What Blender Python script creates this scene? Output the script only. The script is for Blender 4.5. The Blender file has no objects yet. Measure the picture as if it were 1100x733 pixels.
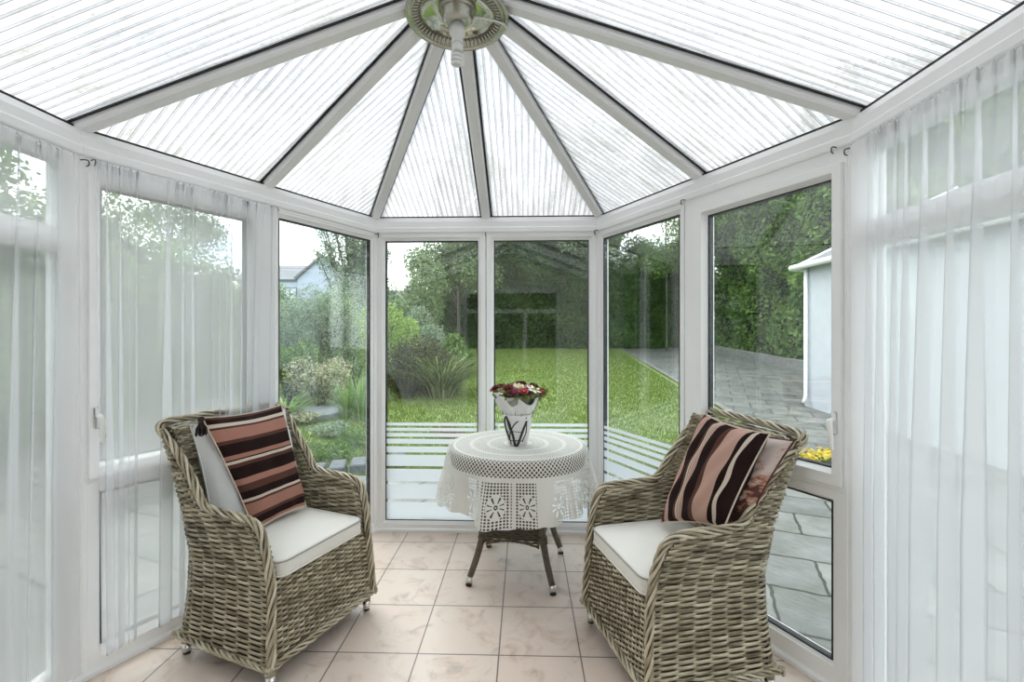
import bpy, math, random
import numpy as np
from mathutils import Vector, Matrix
C = bpy.context.scene.collection
sc = bpy.context.scene
PI = math.pi
# ------------------------------------------------------------------ camera, sky, exposure
F = 489.0; CAM_Z = 1.4
cam_d = bpy.data.cameras.new('camera'); cam = bpy.data.objects.new('camera', cam_d); C.objects.link(cam)
cam_d.sensor_width = 36; cam_d.lens = F / 1100 * 36; cam_d.shift_y = -6.5 / 1100; cam_d.clip_start = .02; cam_d.clip_end = 400
cam.location = (0, 0, CAM_Z); cam.rotation_euler = (PI / 2, 0, 0); sc.camera = cam
sc.view_settings.view_transform = 'Standard'; sc.view_settings.look = 'None'
sc.view_settings.gamma = 1; sc.view_settings.use_curve_mapping = False
sc.view_settings.exposure = 1.72
sc.cycles.transparent_max_bounces = 32; sc.cycles.max_bounces = 14; sc.cycles.diffuse_bounces = 8
sc.cycles.transmission_bounces = 12; sc.cycles.caustics_reflective = False; sc.cycles.caustics_refractive = False
SKY = 1.25
w = bpy.data.worlds.new('overcast_sky'); sc.world = w; w.use_nodes = True
nt = w.node_tree; nt.nodes.clear()
tc = nt.nodes.new('ShaderNodeTexCoord'); mp = nt.nodes.new('ShaderNodeMapping'); mp.inputs['Scale'].default_value = (1, 1, 3)
ns = nt.nodes.new('ShaderNodeTexNoise'); ns.inputs['Scale'].default_value = 2.6; ns.inputs['Detail'].default_value = 5
cr = nt.nodes.new('ShaderNodeValToRGB'); bg = nt.nodes.new('ShaderNodeBackground'); wo = nt.nodes.new('ShaderNodeOutputWorld')
cr.color_ramp.elements[0].position = .36; cr.color_ramp.elements[0].color = (.50, .62, .78, 1)
cr.color_ramp.elements[1].position = .52; cr.color_ramp.elements[1].color = (.98, .985, 1, 1)
nt.links.new(tc.outputs['Generated'], mp.inputs['Vector']); nt.links.new(mp.outputs[0], ns.inputs['Vector'])
nt.links.new(ns.outputs['Fac'], cr.inputs[0]); nt.links.new(cr.outputs[0], bg.inputs['Color'])
bg.inputs['Strength'].default_value = SKY; nt.links.new(bg.outputs[0], wo.inputs[0])
sun_d = bpy.data.lights.new('cloud_veiled_sun', 'SUN'); sun_d.energy = 0.9; sun_d.angle = math.radians(50); sun_d.color = (1, .97, .92)
sun = bpy.data.objects.new('cloud_veiled_sun', sun_d); C.objects.link(sun)
sun.rotation_euler = (math.radians(-28), math.radians(-22), 0); sun.location = (-3, -3, 8)

# ------------------------------------------------------------------ helpers
def px(u, v, Y):
    return Vector(((u - 550) / F * Y, Y, CAM_Z - (v - 360) / F * Y))
class MB:
    def __init__(s): s.v = []; s.f = []; s.m = []; s.n = 0; s.a = []; s.uv = None
    def add(s, vs, fs, mi=0, rnd=None):
        vs = np.asarray(vs, float).reshape(-1, 3); b = s.n
        s.v.append(vs); s.n += len(vs)
        s.f += [tuple(b + i for i in f) for f in fs]; s.m += [mi] * len(fs)
        s.a.append(np.full(len(vs), .5) if rnd is None else np.broadcast_to(np.asarray(rnd, float), (len(vs),)))
        return b
    def box(s, lo, hi, mi=0, M=None, bev=0):
        (x0, y0, z0), (x1, y1, z1) = lo, hi
        if bev > 0:
            b = min(bev, (x1-x0)*.49, (y1-y0)*.49, (z1-z0)*.49)
            vs = []; idx = {}
            for ix, iy, iz in [(i, j, k) for i in (0, 1) for j in (0, 1) for k in (0, 1)]:
                cx, cy, cz = (x0, x1)[ix], (y0, y1)[iy], (z0, z1)[iz]
                sx, sy, sz = (1, -1)[ix]*b, (1, -1)[iy]*b, (1, -1)[iz]*b
                idx[ix, iy, iz] = len(vs)
                vs += [(cx, cy+sy, cz+sz), (cx+sx, cy, cz+sz), (cx+sx, cy+sy, cz)]
            I = lambda i, j, k, a: idx[i, j, k] + a
            fs = []
            for a in (0, 1):
                fs += [(I(a,0,0,0), I(a,1,0,0), I(a,1,1,0), I(a,0,1,0)), (I(0,a,0,1), I(1,a,0,1), I(1,a,1,1), I(0,a,1,1)),
                       (I(0,0,a,2), I(1,0,a,2), I(1,1,a,2), I(0,1,a,2))]
                for c in (0, 1):
                    fs += [(I(a,c,0,0), I(a,c,1,0), I(a,c,1,1), I(a,c,0,1)), (I(a,0,c,0), I(a,1,c,0), I(a,1,c,2), I(a,0,c,2)),
                           (I(0,a,c,1), I(1,a,c,1), I(1,a,c,2), I(0,a,c,2))]
            for k in idx.values(): fs.append((k, k+1, k+2))
        else:
            vs = [(x, y, z) for x in (x0, x1) for y in (y0, y1) for z in (z0, z1)]
            fs = [(0,1,3,2), (4,6,7,5), (0,4,5,1), (2,3,7,6), (0,2,6,4), (1,5,7,3)]
        if M is not None: vs = [M @ Vector(p) for p in vs]
        return s.add([tuple(p) for p in vs], fs, mi)
    def tube(s, pts, r, sides=8, mi=0, rnd=None, close=False, caps=True, flat=1.0):
        P = np.asarray([tuple(p) for p in pts], float); n = len(P)
        R = np.broadcast_to(np.asarray(r, float), (n,))
        if close: T = np.roll(P, -1, 0) - np.roll(P, 1, 0)
        else: T = np.gradient(P, axis=0)
        T /= np.linalg.norm(T, axis=1)[:, None] + 1e-12
        up = np.array([0, 0, 1.]) if abs(T[0][2]) < .9 else np.array([1., 0, 0])
        A = np.zeros((n, 3)); a = up - T[0]*np.dot(up, T[0]); a /= np.linalg.norm(a); A[0] = a
        for i in range(1, n):
            a = A[i-1] - T[i]*np.dot(A[i-1], T[i]); A[i] = a/(np.linalg.norm(a)+1e-12)
        B = np.cross(T, A); ph = np.arange(sides)/sides*2*PI
        V = P[:, None]+R[:, None, None]*(np.cos(ph)[None, :, None]*A[:, None]+flat*np.sin(ph)[None, :, None]*B[:, None])
        fs = []
        for i in range(n if close else n-1):
            j = (i+1) % n
            for k in range(sides): fs.append((i*sides+k, i*sides+(k+1) % sides, j*sides+(k+1) % sides, j*sides+k))
        if caps and not close: fs += [tuple(range(sides))[::-1], tuple((n-1)*sides+k for k in range(sides))]
        s.add(V.reshape(-1, 3), fs, mi, rnd)
    def lathe(s, prof, c=(0, 0, 0), seg=32, mi=0, wob=None):
        vs = []; n = len(prof)
        for k in range(seg):
            a = 2*PI*k/seg
            for i, (r, z) in enumerate(prof):
                rr = r*(wob(a, i/(n-1)) if wob else 1)
                vs.append((c[0]+rr*math.cos(a), c[1]+rr*math.sin(a), c[2]+z))
        fs = [(k*n+i, ((k+1) % seg)*n+i, ((k+1) % seg)*n+i+1, k*n+i+1) for k in range(seg) for i in range(n-1)]
        s.add(vs, fs, mi)
    def grid(s, G, mi=0, rnd=None, closeu=False):
        G = np.asarray(G, float); a, b = G.shape[:2]
        fs = [(i*b+j, ((i+1) % a)*b+j, ((i+1) % a)*b+j+1, i*b+j+1) for i in range(a if closeu else a-1) for j in range(b-1)]
        return s.add(G.reshape(-1, 3), fs, mi, rnd)
    def build(s, name, mats, parent=None, smooth=False, uv=None, loc=None, bevel=0):
        me = bpy.data.meshes.new(name); V = np.concatenate(s.v)
        if loc is not None: V = V - np.asarray(loc)
        fl = np.fromiter((i for f in s.f for i in f), np.int32); ct = np.fromiter((len(f) for f in s.f), np.int32, len(s.f))
        me.vertices.add(len(V)); me.vertices.foreach_set('co', V.ravel().astype(np.float32))
        me.loops.add(len(fl)); me.loops.foreach_set('vertex_index', fl)
        me.polygons.add(len(ct)); me.polygons.foreach_set('loop_start', np.concatenate([[0], np.cumsum(ct)[:-1]]).astype(np.int32))
        me.polygons.foreach_set('loop_total', ct)
        if not isinstance(mats, (list, tuple)): mats = [mats]
        for m in mats: me.materials.append(m)
        me.polygons.foreach_set('material_index', np.asarray(s.m, np.int32))
        me.polygons.foreach_set('use_smooth', np.full(len(ct), smooth))
        at = me.attributes.new('rnd', 'FLOAT', 'POINT'); at.data.foreach_set('value', np.concatenate(s.a).astype(np.float32))
        if uv is not None:
            ul = me.uv_layers.new(name='UVMap'); ul.data.foreach_set('uv', np.asarray(uv, np.float32)[fl].ravel())
        me.update(calc_edges=True); me.validate()
        o = bpy.data.objects.new(name, me); C.objects.link(o)
        if loc is not None: o.location = loc
        if parent is not None: o.parent = parent
        if bevel:
            md = o.modifiers.new('edge', 'BEVEL'); md.width = bevel; md.segments = 2; md.limit_method = 'ANGLE'
        return o
def tag(o, label=None, cat=None, group=None, kind=None):
    if label: o['label'] = label
    if cat: o['category'] = cat
    if group: o['group'] = group
    if kind: o['kind'] = kind
    return o
def empty(name, loc=(0, 0, 0), rz=0, **k):
    o = bpy.data.objects.new(name, None); C.objects.link(o); o.location = loc; o.rotation_euler.z = rz; o.empty_display_size = .1
    return tag(o, **k)
def copy_tree(o, parent=None):
    c = o.copy(); C.objects.link(c); c.parent = parent
    for ch in [x for x in o.children]: copy_tree(ch, c)
    return c
def spline(pts, n=8):
    P = [Vector(p) for p in pts]; out = []
    for i in range(len(P)-1):
        p0 = P[max(i-1, 0)]; p1 = P[i]; p2 = P[i+1]; p3 = P[min(i+2, len(P)-1)]
        for k in range(n):
            t = k/n
            out.append(.5*((2*p1)+(p2-p0)*t+(2*p0-5*p1+4*p2-p3)*t*t+(3*p1-p0-3*p2+p3)*t**3))
    out.append(P[-1]); return out
def interp(z, tab):
    return float(np.interp(z, [a for a, b in tab], [b for a, b in tab]))
rng = np.random.default_rng(7); random.seed(7)

# ------------------------------------------------------------------ materials
def newmat(name):
    m = bpy.data.materials.new(name); m.use_nodes = True; m.node_tree.nodes.clear(); return m, m.node_tree.nodes, m.node_tree.links
def plain(name, col, rough=.5, metal=0, noise=0, nscale=8, bump=0, bscale=60, spec=.5, sheen=0, col2=None):
    m, N, L = newmat(name); o = N.new('ShaderNodeOutputMaterial'); b = N.new('ShaderNodeBsdfPrincipled')
    b.inputs['Base Color'].default_value = (*col, 1); b.inputs['Roughness'].default_value = rough; b.inputs['Metallic'].default_value = metal
    b.inputs['Specular IOR Level'].default_value = spec; b.inputs['Sheen Weight'].default_value = sheen
    L.new(b.outputs[0], o.inputs[0]); tc = N.new('ShaderNodeTexCoord')
    if noise or col2:
        n = N.new('ShaderNodeTexNoise'); n.inputs['Scale'].default_value = nscale; n.inputs['Detail'].default_value = 6
        L.new(tc.outputs['Object'], n.inputs['Vector'])
        r = N.new('ShaderNodeValToRGB'); c2 = col2 or tuple(c*(1-noise) for c in col)
        r.color_ramp.elements[0].color = (*c2, 1); r.color_ramp.elements[1].color = (*col, 1)
        r.color_ramp.elements[0].position = .35; r.color_ramp.elements[1].position = .62
        L.new(n.outputs['Fac'], r.inputs[0]); L.new(r.outputs[0], b.inputs['Base Color'])
    if bump:
        n = N.new('ShaderNodeTexNoise'); n.inputs['Scale'].default_value = bscale; n.inputs['Detail'].default_value = 4
        L.new(tc.outputs['Object'], n.inputs['Vector'])
        bp = N.new('ShaderNodeBump'); bp.inputs['Strength'].default_value = bump; bp.inputs['Distance'].default_value = .01
        L.new(n.outputs['Fac'], bp.inputs['Height']); L.new(bp.outputs[0], b.inputs['Normal'])
    return m
def mnode(N, L, op, a, b=None, c=None):
    n = N.new('ShaderNodeMath'); n.operation = op
    for i, x in enumerate((a, b, c)):
        if x is None: continue
        if isinstance(x, (int, float)): n.inputs[i].default_value = x
        else: L.new(x, n.inputs[i])
    return n.outputs[0]
def mixrgb(N, L, fac, a, b):
    n = N.new('ShaderNodeMix'); n.data_type = 'RGBA'
    for s, x in ((n.inputs[0], fac), (n.inputs[6], a), (n.inputs[7], b)):
        if isinstance(x, (int, float)): s.default_value = x
        elif isinstance(x, tuple): s.default_value = (*x, 1)
        else: L.new(x, s)
    return n.outputs[2]
def leafmat(name, cols, trans=.35, nscale=1.2):
    """leaf colours vary from leaf to leaf"""
    m, N, L = newmat(name); o = N.new('ShaderNodeOutputMaterial')
    a = N.new('ShaderNodeAttribute'); a.attribute_name = 'rnd'; r = N.new('ShaderNodeValToRGB')
    e = r.color_ramp.elements; e[0].color = (*cols[0], 1); e[1].color = (*cols[-1], 1)
    for i, c in enumerate(cols[1:-1]): x = e.new((i+1)/(len(cols)-1)); x.color = (*c, 1)
    L.new(a.outputs['Fac'], r.inputs[0])
    d = N.new('ShaderNodeBsdfPrincipled'); d.inputs['Roughness'].default_value = .55; d.inputs['Specular IOR Level'].default_value = .3
    t = N.new('ShaderNodeBsdfTranslucent'); mx = N.new('ShaderNodeMixShader'); mx.inputs[0].default_value = trans
    L.new(r.outputs[0], d.inputs['Base Color']); L.new(r.outputs[0], t.inputs['Color'])
    L.new(d.outputs[0], mx.inputs[1]); L.new(t.outputs[0], mx.inputs[2]); L.new(mx.outputs[0], o.inputs[0])
    return m
def thin_fresnel(N, L, ior):
    """same reflectance from both sides of a thin sheet"""
    f = N.new('ShaderNodeFresnel'); g = N.new('ShaderNodeNewGeometry')
    L.new(mnode(N, L, 'ADD', mnode(N, L, 'MULTIPLY', g.outputs['Backfacing'], 1/ior-ior), ior), f.inputs[0]); return f
M = {}
M['upvc'] = plain('white_upvc', (.92, .922, .925), .32, noise=.03, nscale=3)
M['upvc_rib'] = plain('white_upvc_bar', (.84, .84, .845), .4, noise=.04, nscale=5)
M['gasket'] = plain('black_rubber', (.012, .013, .016), .5)
M['grey_gasket'] = plain('grey_rubber', (.10, .105, .11), .5)
def glassmat(name='window_glass', ior=1.44, tint=(.97, .985, .98)):
    m, N, L = newmat(name); o = N.new('ShaderNodeOutputMaterial'); t = N.new('ShaderNodeBsdfTransparent'); g = N.new('ShaderNodeBsdfGlossy')
    t.inputs[0].default_value = (*tint, 1); g.inputs['Roughness'].default_value = 0.0; g.inputs[0].default_value = (1, 1, 1, 1)
    f = thin_fresnel(N, L, ior); mx = N.new('ShaderNodeMixShader')
    L.new(f.outputs[0], mx.inputs[0]); L.new(t.outputs[0], mx.inputs[1]); L.new(g.outputs[0], mx.inputs[2]); L.new(mx.outputs[0], o.inputs[0])
    return m
M['glass'] = glassmat()
def frostmat():
    m, N, L = newmat('frosted_film'); o = N.new('ShaderNodeOutputMaterial'); t = N.new('ShaderNodeBsdfTranslucent'); d = N.new('ShaderNodeBsdfDiffuse')
    t.inputs[0].default_value = (.95, .97, 1, 1); d.inputs[0].default_value = (.9, .92, .95, 1); mx = N.new('ShaderNodeMixShader'); mx.inputs[0].default_value = .25
    L.new(t.outputs[0], mx.inputs[1]); L.new(d.outputs[0], mx.inputs[2]); L.new(mx.outputs[0], o.inputs[0]); return m
M['frost'] = frostmat()
def polymat():
    m, N, L = newmat('fluted_polycarbonate'); o = N.new('ShaderNodeOutputMaterial'); uv = N.new('ShaderNodeUVMap'); uv.uv_map = 'UVMap'
    sp = N.new('ShaderNodeSeparateXYZ'); L.new(uv.outputs[0], sp.inputs[0])
    x = mnode(N, L, 'MULTIPLY', sp.outputs[0], 1/.036)
    fr = mnode(N, L, 'FRACT', x)
    l1 = mnode(N, L, 'LESS_THAN', mnode(N, L, 'ABSOLUTE', mnode(N, L, 'SUBTRACT', fr, .18)), .045)
    l2 = mnode(N, L, 'LESS_THAN', mnode(N, L, 'ABSOLUTE', mnode(N, L, 'SUBTRACT', fr, .42)), .03)
    wide = mnode(N, L, 'MULTIPLY', mnode(N, L, 'LESS_THAN', mnode(N, L, 'ABSOLUTE', mnode(N, L, 'SUBTRACT', fr, .30)), .15), .35)
    ln = mnode(N, L, 'MINIMUM', mnode(N, L, 'ADD', mnode(N, L, 'ADD', l1, mnode(N, L, 'MULTIPLY', l2, .5)), wide), 1.0)
    mp = N.new('ShaderNodeMapping'); mp.inputs['Scale'].default_value = (26, 3.2, 1); L.new(uv.outputs[0], mp.inputs[0])
    n = N.new('ShaderNodeTexNoise'); n.inputs['Scale'].default_value = 1; n.inputs['Detail'].default_value = 8; n.inputs['Roughness'].default_value = .7; L.new(mp.outputs[0], n.inputs[0])
    r = N.new('ShaderNodeValToRGB'); r.color_ramp.elements[0].position = .32; r.color_ramp.elements[0].color = (.23, .23, .205, 1)
    r.color_ramp.elements[1].position = .56; r.color_ramp.elements[1].color = (.375, .38, .385, 1); L.new(n.outputs['Fac'], r.inputs[0])
    n2 = N.new('ShaderNodeTexNoise'); n2.inputs['Scale'].default_value = 55; n2.inputs['Detail'].default_value = 5; L.new(uv.outputs[0], n2.inputs[0])
    r2 = N.new('ShaderNodeValToRGB'); r2.color_ramp.elements[0].position = .30; r2.color_ramp.elements[0].color = (.80, .79, .74, 1)
    r2.color_ramp.elements[1].position = .5; r2.color_ramp.elements[1].color = (1, 1, 1, 1); L.new(n2.outputs['Fac'], r2.inputs[0])
    mu = N.new('ShaderNodeMix'); mu.data_type = 'RGBA'; mu.blend_type = 'MULTIPLY'; mu.inputs[0].default_value = 1
    L.new(r.outputs[0], mu.inputs[6]); L.new(r2.outputs[0], mu.inputs[7])
    c = mixrgb(N, L, ln, mu.outputs[2], (.13, .133, .135))
    t = N.new('ShaderNodeBsdfTranslucent'); tr = N.new('ShaderNodeBsdfTransparent'); g = N.new('ShaderNodeBsdfGlossy'); g.inputs['Roughness'].default_value = .15
    L.new(c, t.inputs[0]); L.new(c, tr.inputs[0])
    mx = N.new('ShaderNodeMixShader'); mx.inputs[0].default_value = .22; L.new(t.outputs[0], mx.inputs[1]); L.new(tr.outputs[0], mx.inputs[2])
    f = thin_fresnel(N, L, 1.35); m2 = N.new('ShaderNodeMixShader'); L.new(f.outputs[0], m2.inputs[0]); L.new(mx.outputs[0], m2.inputs[1]); L.new(g.outputs[0], m2.inputs[2])
    L.new(m2.outputs[0], o.inputs[0]); return m
M['poly'] = polymat()
def floormat():
    m, N, L = newmat('beige_floor_tiles'); o = N.new('ShaderNodeOutputMaterial'); b = N.new('ShaderNodeBsdfPrincipled'); tc = N.new('ShaderNodeTexCoord')
    br = N.new('ShaderNodeTexBrick'); br.offset = 0; br.squash = 1; br.inputs['Scale'].default_value = 1; br.inputs['Mortar Size'].default_value = .0032; br.inputs['Mortar Smooth'].default_value = .1
    br.inputs['Brick Width'].default_value = .3565; br.inputs['Row Height'].default_value = .3565; br.inputs['Bias'].default_value = 0
    br.inputs['Color1'].default_value = (.72, .605, .535, 1); br.inputs['Color2'].default_value = (.77, .67, .60, 1); br.inputs['Mortar'].default_value = (.19, .165, .15, 1)
    L.new(tc.outputs['Object'], br.inputs[0])
    n = N.new('ShaderNodeTexNoise'); n.inputs['Scale'].default_value = 7; n.inputs['Detail'].default_value = 9; n.inputs['Roughness'].default_value = .65; n.inputs['Distortion'].default_value = .8; L.new(tc.outputs['Object'], n.inputs[0])
    r = N.new('ShaderNodeValToRGB'); e = r.color_ramp.elements; e[0].position = .3; e[0].color = (.50, .50, .50, 1); e[1].position = .68; e[1].color = (.98, .93, .9, 1); x = e.new(.5); x.color = (.94, .93, .91, 1)
    x = e.new(.42); x.color = (.87, .80, .745, 1)
    L.new(n.outputs['Fac'], r.inputs[0])
    mu = N.new('ShaderNodeMix'); mu.data_type = 'RGBA'; mu.blend_type = 'MULTIPLY'; mu.inputs[0].default_value = .9; L.new(br.outputs[0], mu.inputs[6]); L.new(r.outputs[0], mu.inputs[7])
    L.new(mu.outputs[2], b.inputs['Base Color']); b.inputs['Roughness'].default_value = .3
    bp = N.new('ShaderNodeBump'); bp.inputs['Strength'].default_value = .4; bp.inputs['Distance'].default_value = .003; bp.invert = True
    L.new(br.outputs['Fac'], bp.inputs['Height']); L.new(bp.outputs[0], b.inputs['Normal'])
    rr = mnode(N, L, 'ADD', mnode(N, L, 'MULTIPLY', n.outputs['Fac'], .25), .2); L.new(rr, b.inputs['Roughness'])
    L.new(b.outputs[0], o.inputs[0]); return m
M['floor'] = floormat()
def pavemat():
    m, N, L = newmat('grey_paving_slabs'); o = N.new('ShaderNodeOutputMaterial'); b = N.new('ShaderNodeBsdfPrincipled'); tc = N.new('ShaderNodeTexCoord')
    mp = N.new('ShaderNodeMapping'); mp.inputs['Rotation'].default_value = (0, 0, .42); L.new(tc.outputs['Object'], mp.inputs[0])
    n0 = N.new('ShaderNodeTexNoise'); n0.inputs['Scale'].default_value = 9; L.new(mp.outputs[0], n0.inputs[0])
    ad = N.new('ShaderNodeMix'); ad.data_type = 'RGBA'; ad.blend_type = 'LINEAR_LIGHT'; ad.inputs[0].default_value = .02; L.new(mp.outputs[0], ad.inputs[6]); L.new(n0.outputs['Color'], ad.inputs[7])
    br = N.new('ShaderNodeTexBrick'); br.offset = .5; br.inputs['Scale'].default_value = 1; br.inputs['Mortar Size'].default_value = .012; br.inputs['Mortar Smooth'].default_value = .3
    br.inputs['Brick Width'].default_value = .62; br.inputs['Row Height'].default_value = .46
    br.inputs['Color1'].default_value = (.125, .13, .13, 1); br.inputs['Color2'].default_value = (.20, .20, .19, 1); br.inputs['Mortar'].default_value = (.02, .021, .018, 1)
    L.new(ad.outputs[2], br.inputs[0])
    n = N.new('ShaderNodeTexNoise'); n.inputs['Scale'].default_value = 3; n.inputs['Detail'].default_value = 10; n.inputs['Roughness'].default_value = .7; L.new(tc.outputs['Object'], n.inputs[0])
    r = N.new('ShaderNodeValToRGB'); e = r.color_ramp.elements; e[0].position = .33; e[0].color = (.5, .52, .45, 1); e[1].position = .62; e[1].color = (1, 1, 1, 1); L.new(n.outputs['Fac'], r.inputs[0])
    mu = N.new('ShaderNodeMix'); mu.data_type = 'RGBA'; mu.blend_type = 'MULTIPLY'; mu.inputs[0].default_value = 1; L.new(br.outputs[0], mu.inputs[6]); L.new(r.outputs[0], mu.inputs[7])
    L.new(mu.outputs[2], b.inputs['Base Color']); b.inputs['Roughness'].default_value = .55; L.new(b.outputs[0], o.inputs[0]); return m
M['paving'] = pavemat()
M['lawn'] = plain('lawn_turf', (.165, .235, .052), .9, col2=(.095, .15, .033), nscale=14, bump=.5, bscale=40)
M['render'] = plain('white_masonry_render', (.50, .525, .57), .85, noise=.06, nscale=6, bump=.6, bscale=90)
M['cream_wall'] = plain('cream_painted_wall', (.80, .77, .72), .8, noise=.03, nscale=2)
M['slate'] = plain('grey_roof_tiles', (.13, .14, .155), .7, noise=.3, nscale=12)
M['bark'] = plain('rough_bark', (.10, .085, .065), .9, noise=.5, nscale=14, bump=.7)
M['twigs_shaded'] = plain('shaded_twig_body', (.026, .032, .016), .95, noise=.4, nscale=6)  # twig brown darkened: the shade inside the hedge put into the colour
def sheermat():
    m, N, L = newmat('sheer_white_voile'); o = N.new('ShaderNodeOutputMaterial'); t = N.new('ShaderNodeBsdfTranslucent'); d = N.new('ShaderNodeBsdfDiffuse'); tr = N.new('ShaderNodeBsdfTransparent')
    t.inputs[0].default_value = (.93, .94, .96, 1); d.inputs[0].default_value = (.93, .935, .95, 1)
    a = N.new('ShaderNodeMixShader'); a.inputs[0].default_value = .5; L.new(t.outputs[0], a.inputs[1]); L.new(d.outputs[0], a.inputs[2])
    b = N.new('ShaderNodeMixShader'); b.inputs[0].default_value = .55; L.new(tr.outputs[0], b.inputs[1]); L.new(a.outputs[0], b.inputs[2]); L.new(b.outputs[0], o.inputs[0]); return m
M['sheer'] = sheermat()
def wickermat():
    m, N, L = newmat('woven_grey_brown_rattan'); o = N.new('ShaderNodeOutputMaterial'); b = N.new('ShaderNodeBsdfPrincipled'); tc = N.new('ShaderNodeTexCoord')
    a = N.new('ShaderNodeAttribute'); a.attribute_name = 'rnd'
    n = N.new('ShaderNodeTexNoise'); n.inputs['Scale'].default_value = 22; n.inputs['Detail'].default_value = 5; L.new(tc.outputs['Object'], n.inputs[0])
    x = mnode(N, L, 'ADD', mnode(N, L, 'MULTIPLY', a.outputs['Fac'], .50), mnode(N, L, 'ADD', mnode(N, L, 'MULTIPLY', n.outputs['Fac'], .5), .12))
    r = N.new('ShaderNodeValToRGB'); e = r.color_ramp.elements; e[0].position = .33; e[0].color = (.09, .072, .045, 1); e[1].position = .88; e[1].color = (.60, .54, .41, 1); q = e.new(.58); q.color = (.32, .275, .185, 1)
    L.new(x, r.inputs[0]); L.new(r.outputs[0], b.inputs['Base Color']); b.inputs['Roughness'].default_value = .42; b.inputs['Specular IOR Level'].default_value = .4
    L.new(b.outputs[0], o.inputs[0]); return m
M['wicker'] = wickermat()
M['wicker_shaded'] = plain('shaded_wicker_backing', (.07, .056, .036), .8)  # wicker as seen in shadow: shade of the weave gaps put into the colour
M['cushion'] = plain('off_white_canvas', (.78, .76, .71), .85, noise=.03, nscale=6, bump=.15, bscale=300, sheen=.1)
M['cushion_grey'] = plain('pale_grey_canvas', (.66, .67, .66), .85, noise=.06, nscale=5, bump=.2, bscale=200)
M['piping'] = plain('grey_piping', (.36, .35, .32), .8)
M['chrome'] = plain('polished_metal', (.72, .70, .66), .22, metal=1)
M['nickel'] = plain('brushed_nickel', (.50, .48, .42), .24, metal=1)
M['mirror'] = plain('polished_nickel_dish', (.56, .56, .47), .10, metal=1)
M['black_rubber'] = plain('black_foot_rubber', (.02, .02, .02), .6)
M['white_plastic'] = plain('white_plastic', (.82, .82, .80), .35)
M['bulb'] = plain('unlit_white_lamp_tube', (.80, .80, .78), .2)
M['leg_brown'] = plain('wrapped_rattan_leg', (.125, .10, .07), .5, noise=.35, nscale=40, bump=.3, bscale=120)
def stripemat(name, stops, axis=0, wob=.010):
    m, N, L = newmat(name); o = N.new('ShaderNodeOutputMaterial'); b = N.new('ShaderNodeBsdfPrincipled'); uv = N.new('ShaderNodeUVMap'); uv.uv_map = 'UVMap'
    sp = N.new('ShaderNodeSeparateXYZ'); L.new(uv.outputs[0], sp.inputs[0])
    n = N.new('ShaderNodeTexNoise'); n.inputs['Scale'].default_value = 3.2; n.inputs['Detail'].default_value = 0; L.new(uv.outputs[0], n.inputs[0])
    x = mnode(N, L, 'ADD', sp.outputs[axis], mnode(N, L, 'MULTIPLY', mnode(N, L, 'SUBTRACT', n.outputs['Fac'], .5), wob*2))
    r = N.new('ShaderNodeValToRGB'); r.color_ramp.interpolation = 'CONSTANT'; e = r.color_ramp.elements
    # more than 32 stops never happens here
    e[0].position = 0; e[0].color = (*stops[0][1], 1); e[1].position = stops[1][0]; e[1].color = (*stops[1][1], 1)
    for p, c in stops[2:]: q = e.new(p); q.color = (*c, 1)
    L.new(x, r.inputs[0])
    n3 = N.new('ShaderNodeTexNoise'); n3.inputs['Scale'].default_value = 90; n3.inputs['Detail'].default_value = 3; L.new(uv.outputs[0], n3.inputs[0])
    c = mixrgb(N, L, mnode(N, L, 'MULTIPLY', n3.outputs['Fac'], .22), r.outputs[0], (.10, .05, .04))
    L.new(c, b.inputs['Base Color']); b.inputs['Roughness'].default_value = .95; b.inputs['Sheen Weight'].default_value = 0; b.inputs['Specular IOR Level'].default_value = .1
    bp = N.new('ShaderNodeBump'); bp.inputs['Strength'].default_value = .35; bp.inputs['Distance'].default_value = .004
    w_ = N.new('ShaderNodeTexWave'); w_.inputs['Scale'].default_value = 45; w_.bands_direction = 'Y' if axis == 0 else 'X'; L.new(uv.outputs[0], w_.inputs[0])
    L.new(w_.outputs['Fac'], bp.inputs['Height']); L.new(bp.outputs[0], b.inputs['Normal']); L.new(b.outputs[0], o.inputs[0]); return m
PK = (.44, .215, .165); DK = (.012, .007, .007); BR = (.10, .045, .035); CRM = (.72, .62, .52)

# ------------------------------------------------------------------ room plan
TH = math.radians(1.58); D = Vector((math.sin(TH), math.cos(TH), 0)); RX = Vector((math.cos(TH), -math.sin(TH), 0))
LC1 = Vector((-.986, 3.28, 0)); LC2 = Vector((-1.77, 1.85, 0)); RC1 = Vector((.62, 3.228, 0)); RC2 = Vector((1.323, 1.735, 0))
BACK = 3.25
LB = LC2 - D*BACK; RB = RC2 - D*(BACK-.03)
APEX = Vector((-.221, 1.865, 2.835)); RIDGE_B = APEX - D*(BACK+.05)
CEN = Vector((-.2, 1.2, 0)); EAVE = 2.247; BEAM0 = 2.125; GROUND = -.15
def wframe(P0, P1):
    x = (P1-P0); Lw = x.length; x.normalize(); n = Vector((-x.y, x.x, 0))
    if n.dot(CEN-P0) < 0: n = -n
    m = Matrix(((x.x, n.x, 0, P0.x), (x.y, n.y, 0, P0.y), (0, 0, 1, 0), (0, 0, 0, 1)))
    return m, Lw
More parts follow.
